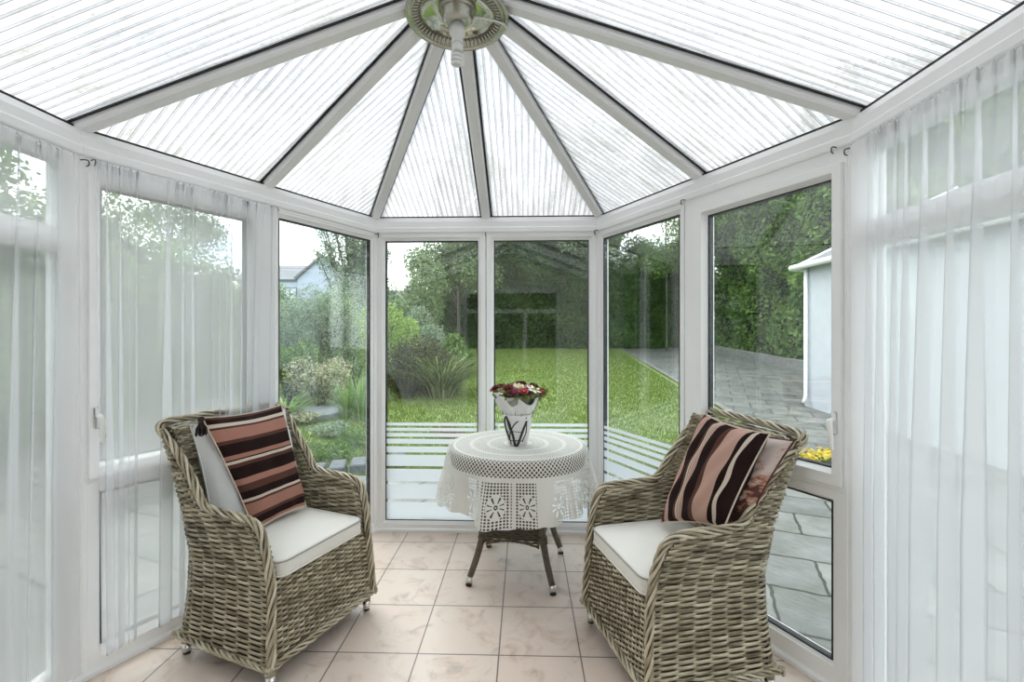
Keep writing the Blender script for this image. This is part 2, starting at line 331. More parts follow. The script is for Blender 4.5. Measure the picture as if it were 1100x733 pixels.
def ring(mb, Mx, o, i, y0, yo, yi, mi=0):
    """mitred rectangular frame: outer rect o=(x0,x1,z0,z1), inner rect i, back depth y0, front depth yo at the outer edge, yi at the inner edge"""
    def q(r, y): return [(r[0], y, r[2]), (r[1], y, r[2]), (r[1], y, r[3]), (r[0], y, r[3])]
    vs = q(o, y0)+q(o, yo)+q(i, yi)+q(i, y0)
    fs = []
    for a in range(4):
        b = (a+1) % 4
        for k in range(4): k2 = (k+1) % 4; fs.append((k*4+a, k*4+b, k2*4+b, k2*4+a))
    mb.add([tuple(Mx @ Vector(p)) for p in vs], fs, mi)
WN = [0]
def pane(Mx, r, win, name='pane', y=0.0):
    p = MB(); p.box((r[0]-.004, y-.012, r[2]-.004), (r[1]+.004, y-.008, r[3]+.004), M=Mx); p.box((r[0]-.004, y+.008, r[2]-.004), (r[1]+.004, y+.012, r[3]+.004), M=Mx); return p.build(name, M['glass'], win)
def fixed_window(Mx, x0, x1, gx0, gx1, gz0, gz1, z0=.025, z1=BEAM0, stripes=None, extra=None):
    WN[0] += 1
    win = empty(f'window_{WN[0]}', kind='structure')
    f = MB(); O = (x0, x1, z0, z1); G = (gx0, gx1, gz0, gz1)
    mid = (gx0-.022, gx1+.022, gz0-.022, gz1+.022)
    ring(f, Mx, O, mid, -.035, .030, .030); ring(f, Mx, mid, G, -.03, .026, .012)
    f.build('window_frame', M['upvc'], win, bevel=.003)
    g = MB(); ring(g, Mx, (gx0-.002, gx1+.002, gz0-.002, gz1+.002), (gx0+.005, gx1-.005, gz0+.005, gz1-.005), -.016, .0135, .0135); g.build('gasket', M['gasket'], win)
    pane(Mx, G, win)
    if stripes:
        for a, b in stripes:
            s = MB(); s.box((gx0+.006, .0125, a), (gx1-.006, .0135, b), M=Mx); s.build('frosted_strip', M['frost'], win)
    return win
def handle(Mx, x, z, par, side=1):
    h = MB(); h.box((x-.011, .05, z-.045), (x+.011, .062, z+.045), M=Mx, bev=.004)
    pts = [Mx @ Vector(p) for p in ((x, .06, z+.01), (x, .085, z+.008), (x+.006*side, .092, z-.02), (x+.008*side, .09, z-.07), (x+.008*side, .085, z-.10))]
    h.tube(spline(pts, 4), [.009]*4+[.011]*4+[.010]*4+[.008]*5, 8); return h.build('handle', M['white_plastic'], par, smooth=True)
def opener_window(Mx, x0, x1, gx0, gx1, hx, zt=2.018, zc=.872, zl=.741, zb=.109):
    WN[0] += 1; win = empty(f'window_{WN[0]}', kind='structure')
    f = MB(); c0, c1 = zc-.062, zt+.050; cx0, cx1 = gx0-.05, gx1+.05
    ring(f, Mx, (x0, x1, c0-.02, BEAM0), (cx0, cx1, c0, c1), -.035, .03, .03)
    ring(f, Mx, (x0, x1, .025, c0-.02), (gx0-.01, gx1+.01, zb-.012, zl+.012), -.035, .03, .03)
    ring(f, Mx, (gx0-.011, gx1+.011, zb-.013, zl+.013), (gx0, gx1, zb, zl), -.03, .026, .012)
    f.build('window_frame', M['upvc'], win, bevel=.003)
    s = MB(); ring(s, Mx, (cx0+.001, cx1-.001, c0+.001, c1-.001), (gx0-.014, gx1+.014, zc-.014, zt+.014), -.03, .050, .050)
    ring(s, Mx, (gx0-.015, gx1+.015, zc-.015, zt+.015), (gx0, gx1, zc, zt), -.03, .046, .014)
    sash = s.build('opening_sash', M['upvc'], win, bevel=.003)
    for a, b in ((zc, zt), (zb, zl)):
        g = MB(); ring(g, Mx, (gx0-.002, gx1+.002, a-.002, b+.002), (gx0+.005, gx1-.005, a+.005, b-.005), -.016, .0155, .0155); g.build('gasket', M['gasket'], win)
    pane(Mx, (gx0, gx1, zc, zt), win); pane(Mx, (gx0, gx1, zb, zl), win)
    handle(Mx, hx, 1.06, sash); return win
def zrow(v): return CAM_Z-(v-360)/F*3.28
STR = [(453.7, 456.8), (459.2, 462.6), (464.8, 468.6), (471, 476.2), (479, 485.4), (488, 500), (503, 516.3), (519.5, 535), (538.5, 557)]
STR = [(zrow(b), zrow(a)) for a, b in STR]
TN = [0]
def trim(mb, mat=None, bevel=.004, smooth=False):
    TN[0] += 1; return tag(mb.build(f'trim_{TN[0]}', mat or M['upvc'], bevel=bevel, smooth=smooth), kind='structure')

# front facet
MF, LF = wframe(LC1, RC1); MLf, LL = wframe(LC2, LC1); MR, LR = wframe(RC1, RC2)
def s_of(Mx, u, Lw):
    """distance along a wall line at which picture column u meets it"""
    k = (u-550)/F; o = Mx.translation; x = Mx.col[0]
    return (k*o.y-o.x)/(x.x-k*x.y)
gz0, gz1 = .075, 2.07
a0, a1, b0, b1 = [s_of(MF, u, LF) for u in (415, 513.5, 531, 632)]
mid = (a1+b0)/2
fixed_window(MF, .028, mid-.004, a0, a1, gz0, gz1, stripes=STR)
fixed_window(MF, mid+.004, LF-.028, b0, b1, gz0, gz1, stripes=STR)
# left angled facet: opener then fixed
a0, a1, b0, b1 = [s_of(MLf, u, LL) for u in (103, 263, 298, 396)]
mid = (b0-.055)
opener_window(MLf, .025, mid-.004, a0+.01, a1, a0-.016)
fixed_window(MLf, mid+.004, LL-.028, b0, b1, gz0, gz1)
# right angled facet
b0, b1, a0, a1 = [s_of(MR, u, LR) for u in (650, 732, 763, 897)]
mid = (b1+.05)
fixed_window(MR, .028, mid-.004, b0, b1, gz0, gz1, stripes=STR)
opener_window(MR, mid+.004, LR-.025, a0, a1, a1+.028)
# side walls: runs of tall windows with a fanlight bar
def side_wall(P0, P1, first):
    Mx, Lw = wframe(P0, P1); n = 4; wd = (Lw-.05)/n
    for k in range(n):
        x0 = .025+k*wd+.003; x1 = .025+(k+1)*wd-.003
        WN[0] += 1; win = empty(f'window_{WN[0]}', kind='structure'); f = MB()
        zt = 1.79
        ring(f, Mx, (x0, x1, zt-.03, BEAM0), (x0+.06, x1-.06, zt+.03, 2.07), -.035, .03, .02)
        ring(f, Mx, (x0, x1, .025, zt-.03), (x0+.06, x1-.06, .10, zt-.07), -.035, .03, .02)
        f.build('window_frame', M['upvc'], win, bevel=.003)
        pane(Mx, (x0+.06, x1-.06, zt+.03, 2.07), win); pane(Mx, (x0+.06, x1-.06, .10, zt-.07), win)
    return Mx, Lw
side_wall(LC2, LB, 0); side_wall(RC2, RB, 0)
# corner posts
def post(P, dirs, wd=.03):
    m = MB(); ang = math.atan2((CEN-P).y, (CEN-P).x)
    n = Vector((math.cos(ang), math.sin(ang), 0)); t = Vector((-n.y, n.x, 0))
    Mx = Matrix(((t.x, n.x, 0, P.x), (t.y, n.y, 0, P.y), (0, 0, 1, 0), (0, 0, 0, 1)))
    m.box((-wd, -.05, 0), (wd, .030, BEAM0+.01), M=Mx, bev=.004); m.box((-.006, .02, 0), (.006, .036, BEAM0), M=Mx, bev=.003)
    trim(m, bevel=0)
for P in (LC2, RC2): post(P, 0, .040)
for P in (LC1, RC1): post(P, 0, .034)
# eaves beam and floor plinth following the walls, mitred at the corners
PLAN = [LB, LC2, LC1, RC1, RC2, RB]
def offs(poly, d):
    out = []
    for i, P in enumerate(poly):
        ns = []
        for a, b in ((i-1, i), (i, i+1)):
            if a < 0 or b >= len(poly): continue
            x = (poly[b]-poly[a]).normalized(); n = Vector((x.y, -x.x, 0)); ns.append(n)
        if len(ns) == 1: out.append(P+ns[0]*d)
        else:
            h = (ns[0]+ns[1]).normalized(); out.append(P+h*(d/h.dot(ns[0])))
    return out
if offs(PLAN, 1)[2].y > PLAN[2].y: raise RuntimeError('offset sign')
def sweep(prof, a, b):
    """prism of the wall profile (inset, z) between plan corners a and b"""
    m = MB(); vs = []
    for i in (a, b):
        for d, z in prof: p = offs(PLAN, d)[i]; vs.append((p.x, p.y, z))
    n = len(prof); fs = [(k, (k+1) % n, n+(k+1) % n, n+k) for k in range(n)]+[tuple(range(n)), tuple(range(n, 2*n))[::-1]]
    m.add(vs, fs); return m
BEAM = [(-.06, BEAM0), (.038, BEAM0), (.042, BEAM0+.006), (.042, BEAM0+.035), (.030, BEAM0+.042), (.030, BEAM0+.080), (.016, EAVE-.012), (.006, EAVE-.006), (-.06, EAVE-.02)]
for i in range(5):
    trim(sweep(BEAM, i, i+1), bevel=.002)
    trim(sweep([(-.10, GROUND), (.046, 0), (.046, .018), (.030, .026), (-.10, .026)], i, i+1), bevel=.002)
    g = sweep([(-.02, EAVE-.008), (.012, EAVE-.008), (.012, EAVE), (-.02, EAVE)], i, i+1); trim(g, M['gasket'], 0)

# floor
flo = MB(); co = offs(PLAN, -.02); org = RX*(-.1126)+D*1.9866; org.z = 0
ci = [Vector((v.x-org.x, v.y-org.y, 0)) for v in co]
loc2 = [(v.dot(RX), v.dot(D), z) for z in (0, -.12) for v in ci]
nn = len(co); flo.add(loc2, [tuple(range(nn)), tuple(range(nn, 2*nn))[::-1]]+[(k, nn+k, nn+(k+1) % nn, (k+1) % nn) for k in range(nn)])
fo = flo.build('floor', M['floor']); fo.location = org; fo.rotation_euler.z = -TH; tag(fo, kind='structure')

# ------------------------------------------------------------------ roof
def roofpanel(A, B, T1, T2, mb=None):
    """eave points A,B; top points T1 (above A) and T2 (above B); flutes run up the slope"""
    m = MB(); e = (B-A); e.z = 0; e.normalize(); pts = [A, B, T2] + ([T1] if (T1-T2).length > 1e-4 else [])
    nrm = (B-A).cross(T2-A).normalized()
    if nrm.z < 0: nrm = -nrm
    vs = [p for p in pts]+[p+nrm*.022 for p in pts]; n = len(pts)
    m.add([tuple(p) for p in vs], [tuple(range(n))])
    up = nrm.cross(e).normalized()
    uv = [(p.dot(e), p.dot(up)) for p in vs]
    o = m.build('roof_panel', M['poly'], uv=uv); tag(o, kind='structure')
ez = Vector((0, 0, EAVE)); OUT = offs(PLAN, -.03)
oe = [Vector((p.x, p.y, EAVE)) for p in OUT]
def midp(a, b, t): return a.lerp(b, t)
sL = s_of(MLf, 287, LL)/LL; sM = s_of(MF, 522, LF)/LF; sR = s_of(MR, 752, LR)/LR
mL = midp(oe[1], oe[2], sL); mF = midp(oe[2], oe[3], sM); mR = midp(oe[3], oe[4], sR)
seq = [oe[1], mL, oe[2], mF, oe[3], mR, oe[4]]
for a, b in zip(seq[:-1], seq[1:]): roofpanel(a, b, APEX, APEX)
NB = 4
for E0, E1 in ((oe[1], oe[0]), (oe[4], oe[5])):
    for k in range(NB):
        roofpanel(midp(E0, E1, k/NB), midp(E0, E1, (k+1)/NB), midp(APEX, RIDGE_B, k/NB), midp(APEX, RIDGE_B, (k+1)/NB))
def bar(A, T, wd=.031):
    m = MB(); x = (T-A).normalized(); s = x.cross(Vector((0, 0, 1))).normalized(); n = s.cross(x)
    if n.z < 0: n = -n
    A2 = A+x*.0; Ln = (T-A).length
    Mx = Matrix(((x.x, s.x, n.x, A2.x), (x.y, s.y, n.y, A2.y), (x.z, s.z, n.z, A2.z), (0, 0, 0, 1)))
    # rounded white under-bar
    prof = [(-wd, .0), (-wd, -.024), (-wd+.008, -.034), (wd-.008, -.034), (wd, -.024), (wd, .0)]
    vs = [tuple(Mx @ Vector((xx, a, b))) for xx in (0.02, Ln) for a, b in prof]; k = len(prof)
    m.add(vs, [(i, (i+1) % k, k+(i+1) % k, k+i) for i in range(k)]+[tuple(range(k)), tuple(range(k, 2*k))[::-1]])
    m.box((0.01, -wd-.013, -.0045), (Ln, -wd-.001, -.001), 1, Mx); m.box((0.01, wd+.001, -.0045), (Ln, wd+.013, -.001), 1, Mx)
    m.box((0.0, -wd-.012, .002), (Ln, wd+.012, .03), 0, Mx, .006)
    TN[0] += 1; tag(m.build(f'trim_{TN[0]}', [M['upvc_rib'], M['gasket']]), kind='structure')
for p in seq: bar(p, APEX)
for E0, E1 in ((oe[1], oe[0]), (oe[4], oe[5])):
    for k in range(1, NB+1): bar(midp(E0, E1, k/NB), midp(APEX, RIDGE_B, k/NB))
m = MB(); x = (RIDGE_B-APEX).normalized(); Mx = Matrix(((x.x, -x.y, 0, APEX.x), (x.y, x.x, 0, APEX.y), (0, 0, 1, APEX.z), (0, 0, 0, 1)))
m.box((-.03, -.06, -.045), ((RIDGE_B-APEX).length, .06, .03), M=Mx, bev=.01); m.lathe([(0, -.05), (.085, -.05), (.09, -.04), (.09, .04), (0, .05)], tuple(APEX), 24); trim(m, M['upvc_rib'], 0)

# house wall behind the camera with a glazed doorway to a room
MBk, LBk = wframe(LB, RB)
m = MB(); dx0, dx1 = LBk/2-.85, LBk/2+.85
for lo, hi in (((-.4, -.24, GROUND), (dx0, 0, 3.4)), ((dx1, -.24, GROUND), (LBk+.4, 0, 3.4)), ((dx0, -.24, 2.2), (dx1, 0, 3.4)), ((dx0, -.24, GROUND), (dx1, 0, 0))): m.box(lo, hi, M=MBk)
tag(m.build('wall_back', M['cream_wall']), kind='structure')
dr = empty('door_1', kind='structure'); m = MB()
ring(m, MBk, (dx0, dx1, 0, 2.2), (dx0+.07, dx1-.07, .02, 2.13), -.12, .02, .02); m.box((dx0+.07, -.1, 1.78), (dx1-.07, .0, 1.85), M=MBk); m.box((LBk/2+.2, -.1, .02), (LBk/2+.27, 0, 1.78), M=MBk)
m.build('door_frame', M['upvc'], dr)
m = MB(); m.box((dx0, -2.6, 0), (dx1+.5, -2.5, 2.6), M=MBk); m.box((dx0-.1, -2.6, 0), (dx0, -.24, 2.6), M=MBk); m.box((dx1+.5, -2.6, 0), (dx1+.6, -.24, 2.6), M=MBk); m.box((dx0-.1, -2.6, 2.6), (dx1+.6, -.24, 2.7), M=MBk)
tag(m.build('wall_inner_room', M['cream_wall']), kind='structure')
m = MB(); m.box((dx0-.1, -2.6, -.1), (dx1+.6, -.24, 0), M=MBk); tag(m.build('floor_inner_room', M['cream_wall']), kind='structure')

# ------------------------------------------------------------------ curtains
def curtain(name, path, ztop, zbot, label, seed, nz=30, wmax=.085, relief=.016):
    """sheer panel: flat single-layer runs between pleats where the cloth doubles back on itself"""
    r = np.random.default_rng(seed); pts = [Vector(p) for p in path]
    seg = [(pts[i+1]-pts[i]).length for i in range(len(pts)-1)]; tot = sum(seg)
    B, Lt, O, K = [], [], [], []; b = 0.0; fold = 0
    while b < tot:
        f = r.uniform(.010, .085) if r.random() < .6 else r.uniform(.004, .02)
        for k in range(5): B.append(b+f*k/5); Lt.append(0); O.append(0); K.append(fold)
        b += f; wv = r.uniform(.3, 1.0)**1.8*wmax; fold += 1
        for k in range(13):
            t = k/12; pos = (3*t if t < 1/3 else (2-3*t if t < 2/3 else 3*t-2)); B.append(b+wv*t); Lt.append(wv*(pos-t)); O.append(.016*math.sin(PI*t)*(1 if k % 2 == 0 else .9)-.010*math.sin(2*PI*t)); K.append(fold)
        b += wv+.0005
    B = np.array(B); sc_ = tot/B[-1]; B = B*sc_; Lt = np.array(Lt); O = np.array(O); n = len(B)
    Lt = np.convolve(np.pad(Lt, 1, mode='edge'), [.2, .6, .2], 'valid')
    kn = np.linspace(0, tot, max(4, int(tot/.14))); wav = np.interp(B, kn, r.normal(0, 1, len(kn))); wav = np.convolve(np.pad(wav, 4, mode='edge'), np.ones(9)/9, 'valid'); dr = np.interp(B, kn, r.normal(0, 1, len(kn))); gat = r.normal(0, 1, n)
    def P(s):
        k = 0
        while k < len(seg)-1 and s > seg[k]: s -= seg[k]; k += 1
        d = (pts[k+1]-pts[k]).normalized(); nr = Vector((d.y, -d.x, 0)); return pts[k]+d*s, nr, d
    base = [P(x) for x in B]; G = np.zeros((nz, n, 3))
    for i in range(nz):
        q = (i/(nz-1))**1.15; z = ztop-(ztop-zbot)*q; k = .30+.70*min(1, q*1.6)**.8; hd = max(0, 1-q*16)
        for j in range(n):
            p, nr, d = base[j]; o = O[j]*k+wav[j]*relief*(.15+.85*q)+gat[j]*.0035*hd; s_ = Lt[j]*k+dr[j]*.020*q+gat[j]*.002*hd
            G[i, j] = (p.x+nr.x*o+d.x*s_, p.y+nr.y*o+d.y*s_, z+(gat[j]*.004 if i == 0 else 0)+.012*math.sin(B[j]*9)*q**6)
    m = MB(); m.grid(G); o = m.build(name, M['sheer'], smooth=True); tag(o, label, 'curtain')
    for nm in ('heading', 'hem'):          # doubled cloth at the top channel and the bottom
        g = np.stack([G[0], G[0]]) if nm == 'heading' else np.stack([G[-1], G[-1]])
        if nm == 'heading': g[1, :, 2] -= .035
        else: g[0, :, 2] += .028
        g[:, :, :2] += np.array([(bb[1].x*.0015, bb[1].y*.0015) for bb in base])[None]
        b_ = MB(); b_.grid(g); b_.build(nm, M['sheer'], o, smooth=True)
    return o
def inset(P, Q, d, s0, s1):
    Mx, Lw = wframe(P, Q); return [tuple(Mx @ Vector((s, d, 0))) for s in (s0, s1)]
p = inset(LC2, LB, .072, .075, 2.2); curtain('sheer_curtain', p, 2.10, .075, 'sheer white curtain on the left side wall, reaching the picture edge', 3, relief=.022)
p = inset(LC2, LC1, .075, .035, s_of(MLf, 291, LL)-.015); curtain('sheer_curtain', p, 2.105, .085, 'sheer white curtain over the left opening window, behind the wicker armchair', 5)
p = inset(RC2, RB, .070, .055, 2.2); curtain('sheer_curtain', p, 2.10, .08, 'sheer white curtain on the right side wall, beside the right armchair', 8, relief=.022)
# curtain wires and hooks
def wire(P, Q, d, s0, s1, z, lab, hooks):
    Mx, Lw = wframe(P, Q); root = empty('curtain_wire', tuple(Mx @ Vector((s0, d, z)))); tag(root, lab, 'curtain wire')
    iv = Matrix.Translation(-root.location)
    m = MB(); m.tube([iv @ Mx @ Vector((s, d-.012, z)) for s in np.linspace(s0, s1, 6)], .0022, 6); m.build('wire', M['white_plastic'], root)
    for s in hooks:
        h = MB(); pts = [(s, .036, z+.014), (s, d-.02, z+.014), (s, d-.004, z+.008), (s, d-.004, z-.008), (s, d-.014, z-.012)]
        h.tube(spline([iv @ Mx @ Vector(p) for p in pts], 4), .0028, 6); h.build('hook', M['grey_gasket'], root)
wire(LC2, LB, .075, .0, 2.2, 2.09, 'thin curtain wire along the top of the left side wall', [.02, 1.1, 2.2])
wire(LC2, LC1, .078, .03, LL-.03, 2.10, 'thin curtain wire across the left angled windows', [.035, s_of(MLf, 290, LL), LL-.04])
wire(LC1, RC1, .06, .03, LF-.03, 2.112, 'thin curtain wire over the two centre windows', [.04, LF*.5, LF-.04])
wire(RC1, RC2, .075, .03, LR-.05, 2.115, 'thin curtain wire across the right angled windows', [.04, s_of(MR, 742, LR), s_of(MR, 905, LR)])
wire(RC2, RB, .072, .0, 2.2, 2.09, 'thin curtain wire along the top of the right side wall', [.02, 1.1, 2.2])

# ------------------------------------------------------------------ wicker armchairs
XB = [(.05, -.283), (.3, -.255), (.46, -.245), (.66, -.278), (.85, -.338), (1.0, -.405)]
WW = [(.05, .283), (.3, .272), (.45, .272), (.66, .288), (1.0, .306)]
XF1 = [(.05, .285), (.38, .266), (.47, .256), (.56, .236), (.61, .212), (.655, .165)]
XF2 = [(.655, -.10), (.70, -.135), (.77, -.187), (.9, -.29), (1.0, -.38)]
def shell_path(z, ins, seat=False, n=84):
    xb = interp(z, XB)+ins; wv = interp(z, WW)-ins; xf = interp(z, XF1 if z < .655 else XF2)-.006; rc = .05
    xf = max(xf, xb+rc+.002)
    pts = [(xf, -wv), (xb+rc, -wv)]
    for k in range(1, 7): a = PI/2*k/6; pts.append((xb+rc-rc*math.sin(a), -wv+rc-rc*math.cos(a)))
    pts += [(-0+a, -b) for a, b in pts[::-1]]
    P = np.array(pts); L = np.concatenate([[0], np.cumsum(np.linalg.norm(np.diff(P, axis=0), axis=1))])
    return P, L
def weave_rows(mb, zs, ins, sgn, sp=.025, r=None, crown=0):
    r = r or rng
    for i, z in enumerate(zs):
        P, L = shell_path(z, ins); tot = L[-1]; s = np.arange(0, tot, sp/6); s = np.append(s, tot)
        X = np.interp(s, L, P[:, 0]); Y = np.interp(s, L, P[:, 1])
        T = np.stack([np.gradient(X), np.gradient(Y)], 1); T /= np.linalg.norm(T, axis=1)[:, None]
        Nn = np.stack([T[:, 1], -T[:, 0]], 1)
        c1, c2 = L[len(L)//2-7-1], L[len(L)//2+7]; nb_ = 2*round(.56/sp/2)
        phs = np.where(s < c1, (s-c1)/sp, np.where(s < c2, (s-c1)/(c2-c1)*nb_, nb_+(s-c2)/sp)); off = .0046*np.tanh(2.2*np.cos(PI*phs+PI*i))
        hh, tt = .0064, .0030; ph = np.arange(6)/6*2*PI
        # slope of the back means rows follow the shell
        ctr = np.stack([X+Nn[:, 0]*off*1, Y+Nn[:, 1]*off*1, np.full_like(X, z)], 1)
        V = ctr[:, None]+np.cos(ph)[None, :, None]*np.array([0, 0, hh])+np.sin(ph)[None, :, None]*tt*np.concatenate([Nn, np.zeros((len(s), 1))], 1)[:, None]
        n = len(s); fs = [(a*6+k, a*6+(k+1) % 6, (a+1)*6+(k+1) % 6, (a+1)*6+k) for a in range(n-1) for k in range(6)]
        kn = np.arange(0, tot+.2, .09); mb.add(V.reshape(-1, 3), fs, 0, np.repeat(np.interp(s, kn, r.random(len(kn))), 6))
def core(mb, z0, z1, ins, n=14):  # dark sheet behind the strands, coloured as the shade in the gaps
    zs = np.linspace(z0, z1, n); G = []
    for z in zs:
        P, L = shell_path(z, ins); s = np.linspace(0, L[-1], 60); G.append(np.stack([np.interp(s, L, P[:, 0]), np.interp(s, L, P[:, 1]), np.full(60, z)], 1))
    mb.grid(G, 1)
def braid(mb, pts, R=.0128, r=.0058, strands=5, pitch=.26, seed=1, n=10):
    P = np.array([tuple(p) for p in spline(pts, n)]); L = np.concatenate([[0], np.cumsum(np.linalg.norm(np.diff(P, axis=0), axis=1))])
    N_ = int(L[-1]/.009); s = np.linspace(0, L[-1], N_); Q = np.stack([np.interp(s, L, P[:, k]) for k in range(3)], 1)
    T = np.gradient(Q, axis=0); T /= np.linalg.norm(T, axis=1)[:, None]; A = np.zeros_like(Q); a = np.array([.3, 1, .2]); a -= T[0]*a.dot(T[0]); A[0] = a/np.linalg.norm(a)
    for i in range(1, N_): a = A[i-1]-T[i]*A[i-1].dot(T[i]); A[i] = a/np.linalg.norm(a)
    B = np.cross(T, A); r_ = np.random.default_rng(seed)
    mb.tube(Q, R*.80, 8, 1)  # dark core tube, shade between the strands put into its colour
    for k in range(strands):
        an = s/pitch*2*PI+2*PI*k/strands
        mb.tube(Q+R*(1+.12*np.sin(s*31+k*2))[:, None]*(np.cos(an)[:, None]*A+np.sin(an)[:, None]*B), r*(1+.15*np.sin(s*47+k)), 6, 0, .25+.75*float(r_.random()))
def make_armchair():
    root = empty('wicker_armchair')
    pitch = .0104; zs = np.arange(.098, .985, pitch)
    m = MB(); weave_rows(m, zs, 0, 1); core(m, .09, .65, .006); core(m, .66, .985, .006)
    m.build('woven_shell', [M['wicker'], M['wicker_shaded']], root, smooth=True)
    m = MB(); zi = np.arange(.40, .985, pitch); weave_rows(m, zi, .034, 1); core(m, .38, .65, .029); core(m, .66, .985, .029)
    m.build('inner_lining', [M['wicker'], M['wicker_shaded']], root, smooth=True)
    # front panel
    m = MB(); sp = .025
    for i, z in enumerate(np.arange(.100, .405, pitch)):
        x = interp(z, XF1)-.012; wv = interp(z, WW)-.012; s = np.arange(-wv, wv+.001, sp/6); off = .0046*np.tanh(2.2*np.cos(PI*s/sp+PI*i)); ph = np.arange(6)/6*2*PI
        ctr = np.stack([x+off, s, np.full_like(s, z)], 1); V = ctr[:, None]+np.cos(ph)[None, :, None]*np.array([0, 0, .0064])+np.sin(ph)[None, :, None]*np.array([.0027, 0, 0])
        n = len(s); kn = np.arange(-.3, .4, .09); m.add(V.reshape(-1, 3), [(a*6+k, a*6+(k+1) % 6, (a+1)*6+(k+1) % 6, (a+1)*6+k) for a in range(n-1) for k in range(6)], 0, np.repeat(np.interp(s, kn, rng.random(len(kn))), 6))
    m.grid([[(interp(z, XF1)-.018, y, z) for y in (-.27, .27)] for z in (.09, .2, .405)], 1)  # shade-coloured sheet behind the front strands
    m.build('front_panel', [M['wicker'], M['wicker_shaded']], root, smooth=True)
    m = MB(); m.box((-.25, -.25, .392), (.245, .25, .409)); m.build('seat_deck', M['wicker_shaded'], root)
    # braided edge: front posts, arms, wings and top rail
    m = MB(); side = [(.283, .278, .085), (.275, .270, .2), (.266, .262, .38), (.256, .262, .47), (.237, .266, .56), (.214, .269, .62), (.165, .272, .652), (.06, .274, .660), (-.06, .276, .664), (-.120, .276, .682), (-.154, .277, .73), (-.187, .279, .78), (-.24, .281, .84), (-.29, .283, .90), (-.345, .288, .95), (-.382, .292, .985), (-.398, .262, 1.006), (-.400, .12, 1.010), (-.400, 0, 1.012)]
    path = side+[(a, -b, c) for a, b, c in side[-2::-1]]
    braid(m, path, n=5)
    m.build('braided_edge', [M['wicker'], M['wicker_shaded']], root, smooth=True)
    m = MB(); ringp = []
    for cx, cy, a0 in ((.262, .262, 0), (-.262, .262, 90), (-.262, -.262, 180), (.262, -.262, 270)):
        for k in range(5): a = math.radians(a0+22.5*k); ringp.append((cx+.022*math.cos(a), cy+.022*math.sin(a), .092))
    ringp.append(ringp[0]); braid(m, ringp, R=.0098, r=.0052, strands=4, pitch=.16, seed=5, n=4); m.build('base_braid', [M['wicker'], M['wicker_shaded']], root, smooth=True)
    for sx in (1, -1):
        for sy in (1, -1):
            l = MB(); l.tube([(sx*.258, sy*.258, .045), (sx*.256, sy*.256, .12)], [.0185, .022], 14); lo = l.build('leg', M['wicker'], root, smooth=True)
            c = MB(); c.lathe([(0, .008), (.015, .008), (.0165, .014), (.0195, .050), (0, .050)], (sx*.258, sy*.258, 0), 16); c.lathe([(0, 0), (.014, 0), (.0145, .008), (0, .009)], (sx*.258, sy*.258, 0), 16, 1); c.build('foot_cap', [M['chrome'], M['black_rubber']], lo, smooth=True)
    return root
LCH = dict(c=Vector((-1.087, 2.162, 0)), a=math.radians(-22.8)); RCH = dict(c=Vector((.70, 2.008, 0)), a=math.radians(193.4))
ch = make_armchair(); ch.scale = (1, 1.08, 1); ch.location = LCH['c']; ch.rotation_euler.z = LCH['a']
tag(ch, 'grey-brown wicker armchair in front of the left curtain, turned to the table', 'armchair')
ch2 = copy_tree(ch); ch2.location = RCH['c']; ch2.rotation_euler.z = RCH['a']; ch2['label'] = 'grey-brown wicker armchair by the right opening window, two patterned cushions in it'
def onchair(cf, u, v, f):
    """point seen at picture (u,v) lying at depth f (towards the chair front) in a chair's own axes"""
    fx, fy = math.cos(cf['a']), math.sin(cf['a']); k = (u-550)/F
    Y = (f+fx*cf['c'].x+fy*cf['c'].y)/(fx*k+fy); return px(u, v, Y)
def loc(cf, f, w_, z):
    fx, fy = math.cos(cf['a']), math.sin(cf['a']); return Vector((cf['c'].x+fx*f-fy*w_, cf['c'].y+fy*f+fx*w_, z))
def seat_cushion(cf, lab):
    root = empty('seat_cushion', tuple(cf['c'])+() if False else (cf['c'].x, cf['c'].y, .4095), cf['a']); tag(root, lab, 'cushion', None)
    x0, x1, y0, y1 = -.212, .272, -.247, .247; n = 30; m = MB(); rc = .045
    per = []
    for cx, cy, a0 in ((x1-rc, y1-rc, 0), (x0+rc, y1-rc, 90), (x0+rc, y0+rc, 180), (x1-rc, y0+rc, 270)):
        for k in range(7): a = math.radians(a0+15*k); per.append((cx+rc*math.cos(a), cy+rc*math.sin(a)))
    cxm, cym = (x0+x1)/2, (y0+y1)/2; layers = []
    for sc_, z in ((.0, .004), (.6, .001), (.96, .001), (.99, .006), (1.0, .022), (1.003, .04), (1.0, .060), (.99, .070), (.95, .077), (.7, .088), (.35, .093), (.0, .094)):
        layers.append([(cxm+(a-cxm)*sc_, cym+(b-cym)*sc_, z) for a, b in per])
    n = len(per); G = np.array(layers); fs = [(i*n+j, i*n+(j+1) % n, (i+1)*n+(j+1) % n, (i+1)*n+j) for i in range(len(layers)-1) for j in range(n)]
    m.add(G.reshape(-1, 3), fs); m.build('pad', M['cushion'], root, smooth=True)
    for z in (.068, .010):
        t = MB(); t.tube([(cxm+(a-cxm)*1.0, cym+(b-cym)*1.0, z) for a, b in per], .0038, 8, close=True); t.build('piping', M['piping'] if z > .05 else M['cushion'], root, smooth=True)
seat_cushion(LCH, 'off-white piped seat cushion on the left wicker armchair')
seat_cushion(RCH, 'off-white piped seat cushion on the right wicker armchair')
